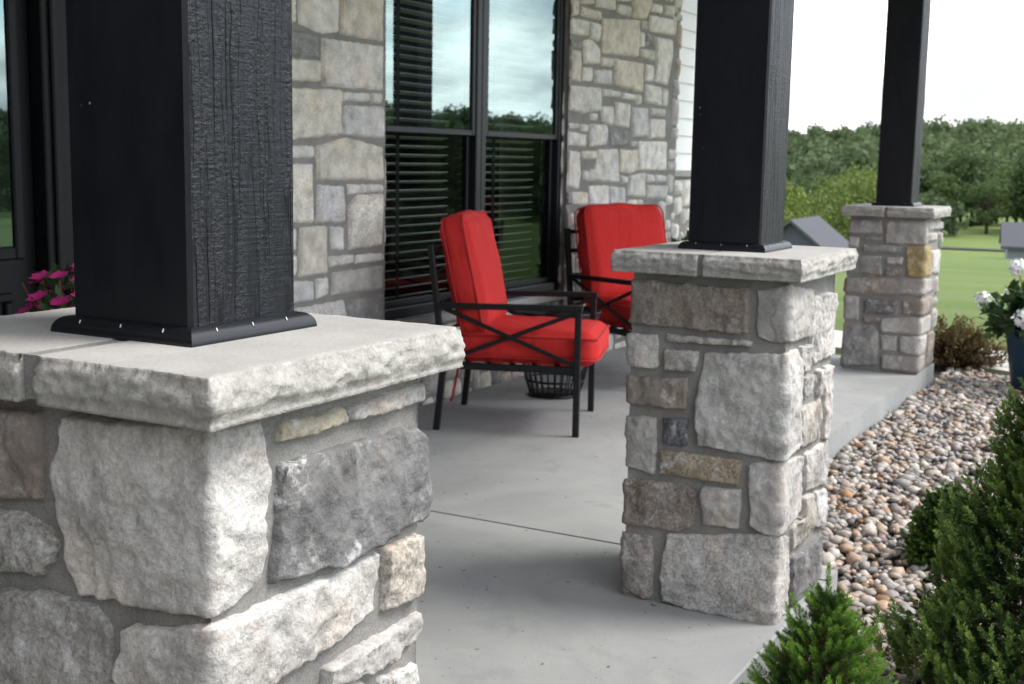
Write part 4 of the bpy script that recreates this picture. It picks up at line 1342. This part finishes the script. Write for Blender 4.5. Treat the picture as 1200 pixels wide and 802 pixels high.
# pink flowers in a tall dark planter by the door
fp = thing('flower_planter', 'tall black planter of pink flowers by the black door, behind the nearest post', 'planter', (1.87, 2.30, 0))
mb = MB(); mb.lathe([(.15, 0), (.16, .02), (.20, .55), (.215, .60), (.20, .60), (.19, .57)], n=4 if False else 28); mb.build('pot', M['clay_pot'], fp)
lv = Leaves(); st = MB()
rng = np.random.default_rng(41)
for i in range(70):
    az = rng.uniform(0, 2*PI); el = rng.uniform(.1, 1.5)
    d = np.array([math.cos(az)*math.cos(el)*.85, math.sin(az)*math.cos(el)*.85, math.sin(el)*1.1]); L_ = rng.uniform(.25, .42)
    st.tube([(0, 0, .56), tuple(np.array([0, 0, .58])+d*L_)], .004, 4)
    for k in range(16):
        s_ = rng.uniform(.2, 1)
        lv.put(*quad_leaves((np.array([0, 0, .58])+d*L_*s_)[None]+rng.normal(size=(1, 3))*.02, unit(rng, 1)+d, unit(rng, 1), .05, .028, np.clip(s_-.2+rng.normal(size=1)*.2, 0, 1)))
    if i % 10 != 3:
        c = np.array([0, 0, .58])+d*(L_+.01)
        u = d/np.linalg.norm(d); a = np.cross(u, [0, 0, 1.]); a /= np.linalg.norm(a); b = np.cross(u, a)
        n_ = 6
        Dp = np.array([math.cos(2*PI*k/n_)*a+math.sin(2*PI*k/n_)*b+u*.3 for k in range(n_)])
        V, F, cc = quad_leaves(np.tile(c*0, (n_, 1)), Dp, np.tile(u, (n_, 1)), .042, .044, np.ones(n_))
        mesh_np('blossom', V, F, M['pink_petal'], fp, loc=tuple(c))
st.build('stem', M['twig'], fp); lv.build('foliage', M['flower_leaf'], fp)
# leafy plant in a pale pot by the far end of the stone wall
gp = thing('potted_plant', 'leafy green plant in a pale pot at the far end of the stone wall', 'potted plant', (8.0, 2.45, 0))
mb = MB(); mb.lathe([(.16, 0), (.175, .03), (.21, .50), (.225, .53), (.21, .53), (.20, .5)], n=28); mb.build('pot', M['cap_limestone'], gp)
lv = Leaves()
rng = np.random.default_rng(51)
for i in range(260):
    u = unit(rng, 1)[0]; u[2] = abs(u[2])*1.2
    P = np.array([[0, 0, .5]])+u*rng.uniform(.05, .30)
    lv.put(*quad_leaves(P, u[None]+unit(rng, 1)*.6, unit(rng, 1)+np.array([[0, 0, 1.]]), .12, .05, rng.uniform(.2, 1, 1)))
lv.build('foliage', M['hydrangea_leaf'], gp)

# ------------------------------------------------------------------ river pebbles
def ico(sub):
    import bmesh
    bm = bmesh.new(); bmesh.ops.create_icosphere(bm, subdivisions=sub, radius=1.0)
    V = np.array([v.co[:] for v in bm.verts]); F = np.array([[v.index for v in f.verts] for f in bm.faces]); bm.free()
    return V, F
def pebbles(name):
    rng = np.random.default_rng(77)
    pal = np.array([(.36, .33, .30), (.28, .27, .265), (.45, .43, .40), (.20, .195, .20), (.34, .25, .18), (.40, .31, .25), (.52, .50, .47), (.30, .17, .09), (.24, .21, .19), (.38, .345, .335), (.15, .15, .16)])
    pw = np.array([.19, .17, .13, .12, .07, .08, .05, .03, .06, .07, .03])
    Vs, Fs, Cs = [], [], []; off = 0
    for x0, x1, dens, sub in ((1.0, 3.4, 1350, 2), (3.4, 5.4, 1300, 1), (5.4, 8.9, 1200, 1)):
        IV, IF = ico(sub)
        A = (x1-x0)*2.6; n = int(A*dens)
        x = rng.uniform(x0, x1, n); y = rng.uniform(-2.0, .59, n)
        lim = np.where(x < 3.16, -.035, .585)
        xr = 8.66+np.clip(y-.1, -3, 3)*.75
        k = (y < lim) & (x < xr-.02) & ~((np.hypot(x-8.22, y+.09) < .18))
        x, y = x[k], y[k]; n = len(x)
        sz = np.clip(rng.lognormal(math.log(.0158), .36, n), .007, .038)
        sc = np.stack([sz*rng.uniform(1.0, 1.45, n), sz*rng.uniform(.8, 1.1, n), sz*rng.uniform(.5, .8, n)], -1)
        ph = rng.uniform(0, 2*PI, n); tl = rng.normal(0, .28, n)
        z = GR-.020+sc[:, 2]*.7+rng.uniform(0, 1, n)**2*.022
        wob = 1+.10*np.sin(IV[None, :, 0]*2.3+rng.uniform(0, 6, n)[:, None])*np.cos(IV[None, :, 1]*2.1+rng.uniform(0, 6, n)[:, None])
        P = IV[None]*wob[..., None]*sc[:, None, :]
        c, s_ = np.cos(tl)[:, None], np.sin(tl)[:, None]
        P = np.stack([P[..., 0]*c-P[..., 2]*s_, P[..., 1], P[..., 0]*s_+P[..., 2]*c], -1)
        c, s_ = np.cos(ph)[:, None], np.sin(ph)[:, None]
        P = np.stack([P[..., 0]*c-P[..., 1]*s_+x[:, None], P[..., 0]*s_+P[..., 1]*c+y[:, None], P[..., 2]+z[:, None]], -1)
        m_ = len(IV)
        Vs.append(P.reshape(-1, 3)); Fs.append((IF[None]+(np.arange(n)*m_)[:, None, None]).reshape(-1, 3)+off); off += n*m_
        col = pal[rng.choice(len(pal), n, p=pw/pw.sum())]*rng.uniform(.72, 1.22, (n, 1))*np.array([[1.03, .99, .94]])
        Cs.append(np.repeat(col, m_, 0))
    o = mesh_np(name, np.vstack(Vs), np.vstack(Fs), M['river_pebble'], smooth=True, cols=np.vstack(Cs))
    return tag(o, 'mixed grey and tan river pebbles filling the bed beside the porch', 'gravel', kind='stuff')
pebbles('river_gravel')

# ------------------------------------------------------------------ trees, woods, sheds
def crown(rng, H_, R_, n, size, nl=16, zc=.56):
    lobes = []
    for i in range(nl):
        u = unit(rng, 1)[0]
        lobes.append((np.array([u[0]*R_*.62, u[1]*R_*.62, H_*(zc+u[2]*.33)]), R_*rng.uniform(.26, .52)))
    P, N = [], []
    per = n//nl
    for c, r in lobes:
        u = unit(rng, per); u[:, 2] *= .85
        P.append(c+u*r*rng.uniform(.55, 1.05, (per, 1))); N.append(u+rng.normal(size=(per, 3))*.5)
    P = np.vstack(P); N = np.vstack(N)
    D = np.cross(N, unit(rng, len(P)))
    sh = np.clip(rng.uniform(.0, 1, len(P)), 0, 1)
    return quad_leaves(P, D, N, size*rng.uniform(.7, 1.3, len(P)), size*.8, sh)
def tree_proto(name, seed, H_, R_, m, n=2600, size=.34):
    rng = np.random.default_rng(seed)
    t = thing(name, 'x', 'tree')
    mb = MB()
    mb.tube([(0, 0, -.3), (.05, 0, H_*.25), (-.05, .05, H_*.6)], [R_*.075, R_*.055, R_*.02], 8)
    for k in range(6):
        a = rng.uniform(0, 2*PI); z = H_*rng.uniform(.28, .5)
        mb.tube([(0, 0, z), (R_*.35*math.cos(a), R_*.35*math.sin(a), z+H_*.14), (R_*.6*math.cos(a), R_*.6*math.sin(a), z+H_*.26)], [R_*.035, R_*.022, R_*.008], 6)
    mb.build('trunk', M['bark'], t)
    V, F, cc = crown(rng, H_, R_, n, size)
    mesh_np('crown', V, F, m, t, cols=cc)
    return t
def place(proto, used, az, r, s, rz, label, group):
    o = proto if proto.name not in used else copy_tree(proto)
    used.add(proto.name)
    x, y = r*math.cos(rad(az)), r*math.sin(rad(az))
    o.location = (x, y, float(terrain_z(x, y))); o.scale = (s, s, s*random.uniform(.92, 1.1)); o.rotation_euler = (0, 0, rz)
    tag(o, label, 'tree', group)
    return o
random.seed(5)
used = set()
dk = [tree_proto('broadleaf_tree', 101+i, 9.0, 3.3+.3*i, M['tree_leaf']) for i in range(3)]
br = [tree_proto('bright_tree', 201+i, 8.0, 3.4+.3*i, M['bright_tree_leaf']) for i in range(3)]
LB = 'dark green broadleaf tree in the row along the far lawn edge'
GB = 'trees along the far lawn edge'
for i in range(34):
    az = 3.2+i*.36+random.uniform(-.12, .12)
    place(dk[i % 3], used, az, random.uniform(112, 130), random.uniform(.55, .80), random.uniform(0, 6), LB, GB)
GY_ = 'bright green bushy trees before the hill'
LY = 'bright yellow green bushy tree in the clump before the wooded hill'
for i in range(17):
    az = 12.8+i*.42+random.uniform(-.15, .15)
    place(br[i % 3], used, az, random.uniform(78, 104), random.uniform(.45, .85), random.uniform(0, 6), LY, GY_)
LR = 'green tree out beyond the front lawn, mirrored in the porch windows'
for i in range(22):
    az = -52+i*1.9+random.uniform(-.5, .5)
    place((dk+br)[i % 6], used, az, random.uniform(112, 130), random.uniform(.6, 1.0), random.uniform(0, 6), LR, 'trees beyond the front lawn')
# wooded hillside: one mass
rng = np.random.default_rng(303)
lv = Leaves()
protos = [crown(np.random.default_rng(400+i), 9.5, 4.2, 280, .98, 10) for i in range(6)]
cnt = 0
while cnt < 3700:
    r = math.sqrt(rng.uniform(108**2, 430**2)); az = rng.uniform(-78, 42)
    x, y = r*math.cos(rad(az)), r*math.sin(rad(az))
    if y > .62*x+60: continue
    V, F, cc = protos[cnt % 6]
    s = rng.uniform(.55, .98) if r > 128 else rng.uniform(.28, .55); a = rng.uniform(0, 2*PI)
    R3 = np.array([[math.cos(a), -math.sin(a), 0], [math.sin(a), math.cos(a), 0], [0, 0, 1]])*s
    tone = rng.uniform(-.28, .28)
    lv.put(V@R3.T+np.array([x, y, float(terrain_z(x, y))-1.0]), F, np.clip(cc*.7+.15+tone, 0, 1))
    cnt += 1
o = lv.build('hillside_woods', M['wood_leaf'])
tag(o, 'dark green woods covering the low hill across the lawn', 'woods', kind='stuff')

def shed(label, az, r, w, d, h, pitch, rz, wm, group=None):
    x, y = r*math.cos(rad(az)), r*math.sin(rad(az))
    t = thing('shed', label, 'shed', (x, y, float(terrain_z(x, y))), rz)
    mb = MB()
    mb.loft([[(s*w/2, -d/2, -.6), (s*w/2, d/2, -.6), (s*w/2, d/2, h), (s*w/2, 0, h+pitch), (s*w/2, -d/2, h)] for s in (-1, 1)])
    mb.build('wall', wm, t)
    mb = MB(); o = .35; th = .14; sl_ = pitch/(d/2)
    mb.loft([[(s*(w/2+o), -d/2-o, h-o*sl_+.02), (s*(w/2+o), 0, h+pitch+.02), (s*(w/2+o), d/2+o, h-o*sl_+.02), (s*(w/2+o), d/2+o, h-o*sl_+.02+th), (s*(w/2+o), 0, h+pitch+.02+th), (s*(w/2+o), -d/2-o, h-o*sl_+.02+th)] for s in (-1, 1)])
    mb.build('roof', M['roof_shingle'], t)
    mb = MB(); mb.box(-w*.25, w*.1, -d/2-.06, -d/2-.005, 0, h*.85, .01); mb.build('door', M['black_door'], t)
    return t
shed('low grey gable shed across the lawn just left of the far column', 15.25, 63, 5.0, 3.8, 2.0, 1.5, rad(2), M['shed_wall'])
shed('grey outbuilding across the lawn behind the potted white flowers', 4.35, 71, 6.0, 4.4, .8, 1.0, rad(99), M['house_wall_grey'])
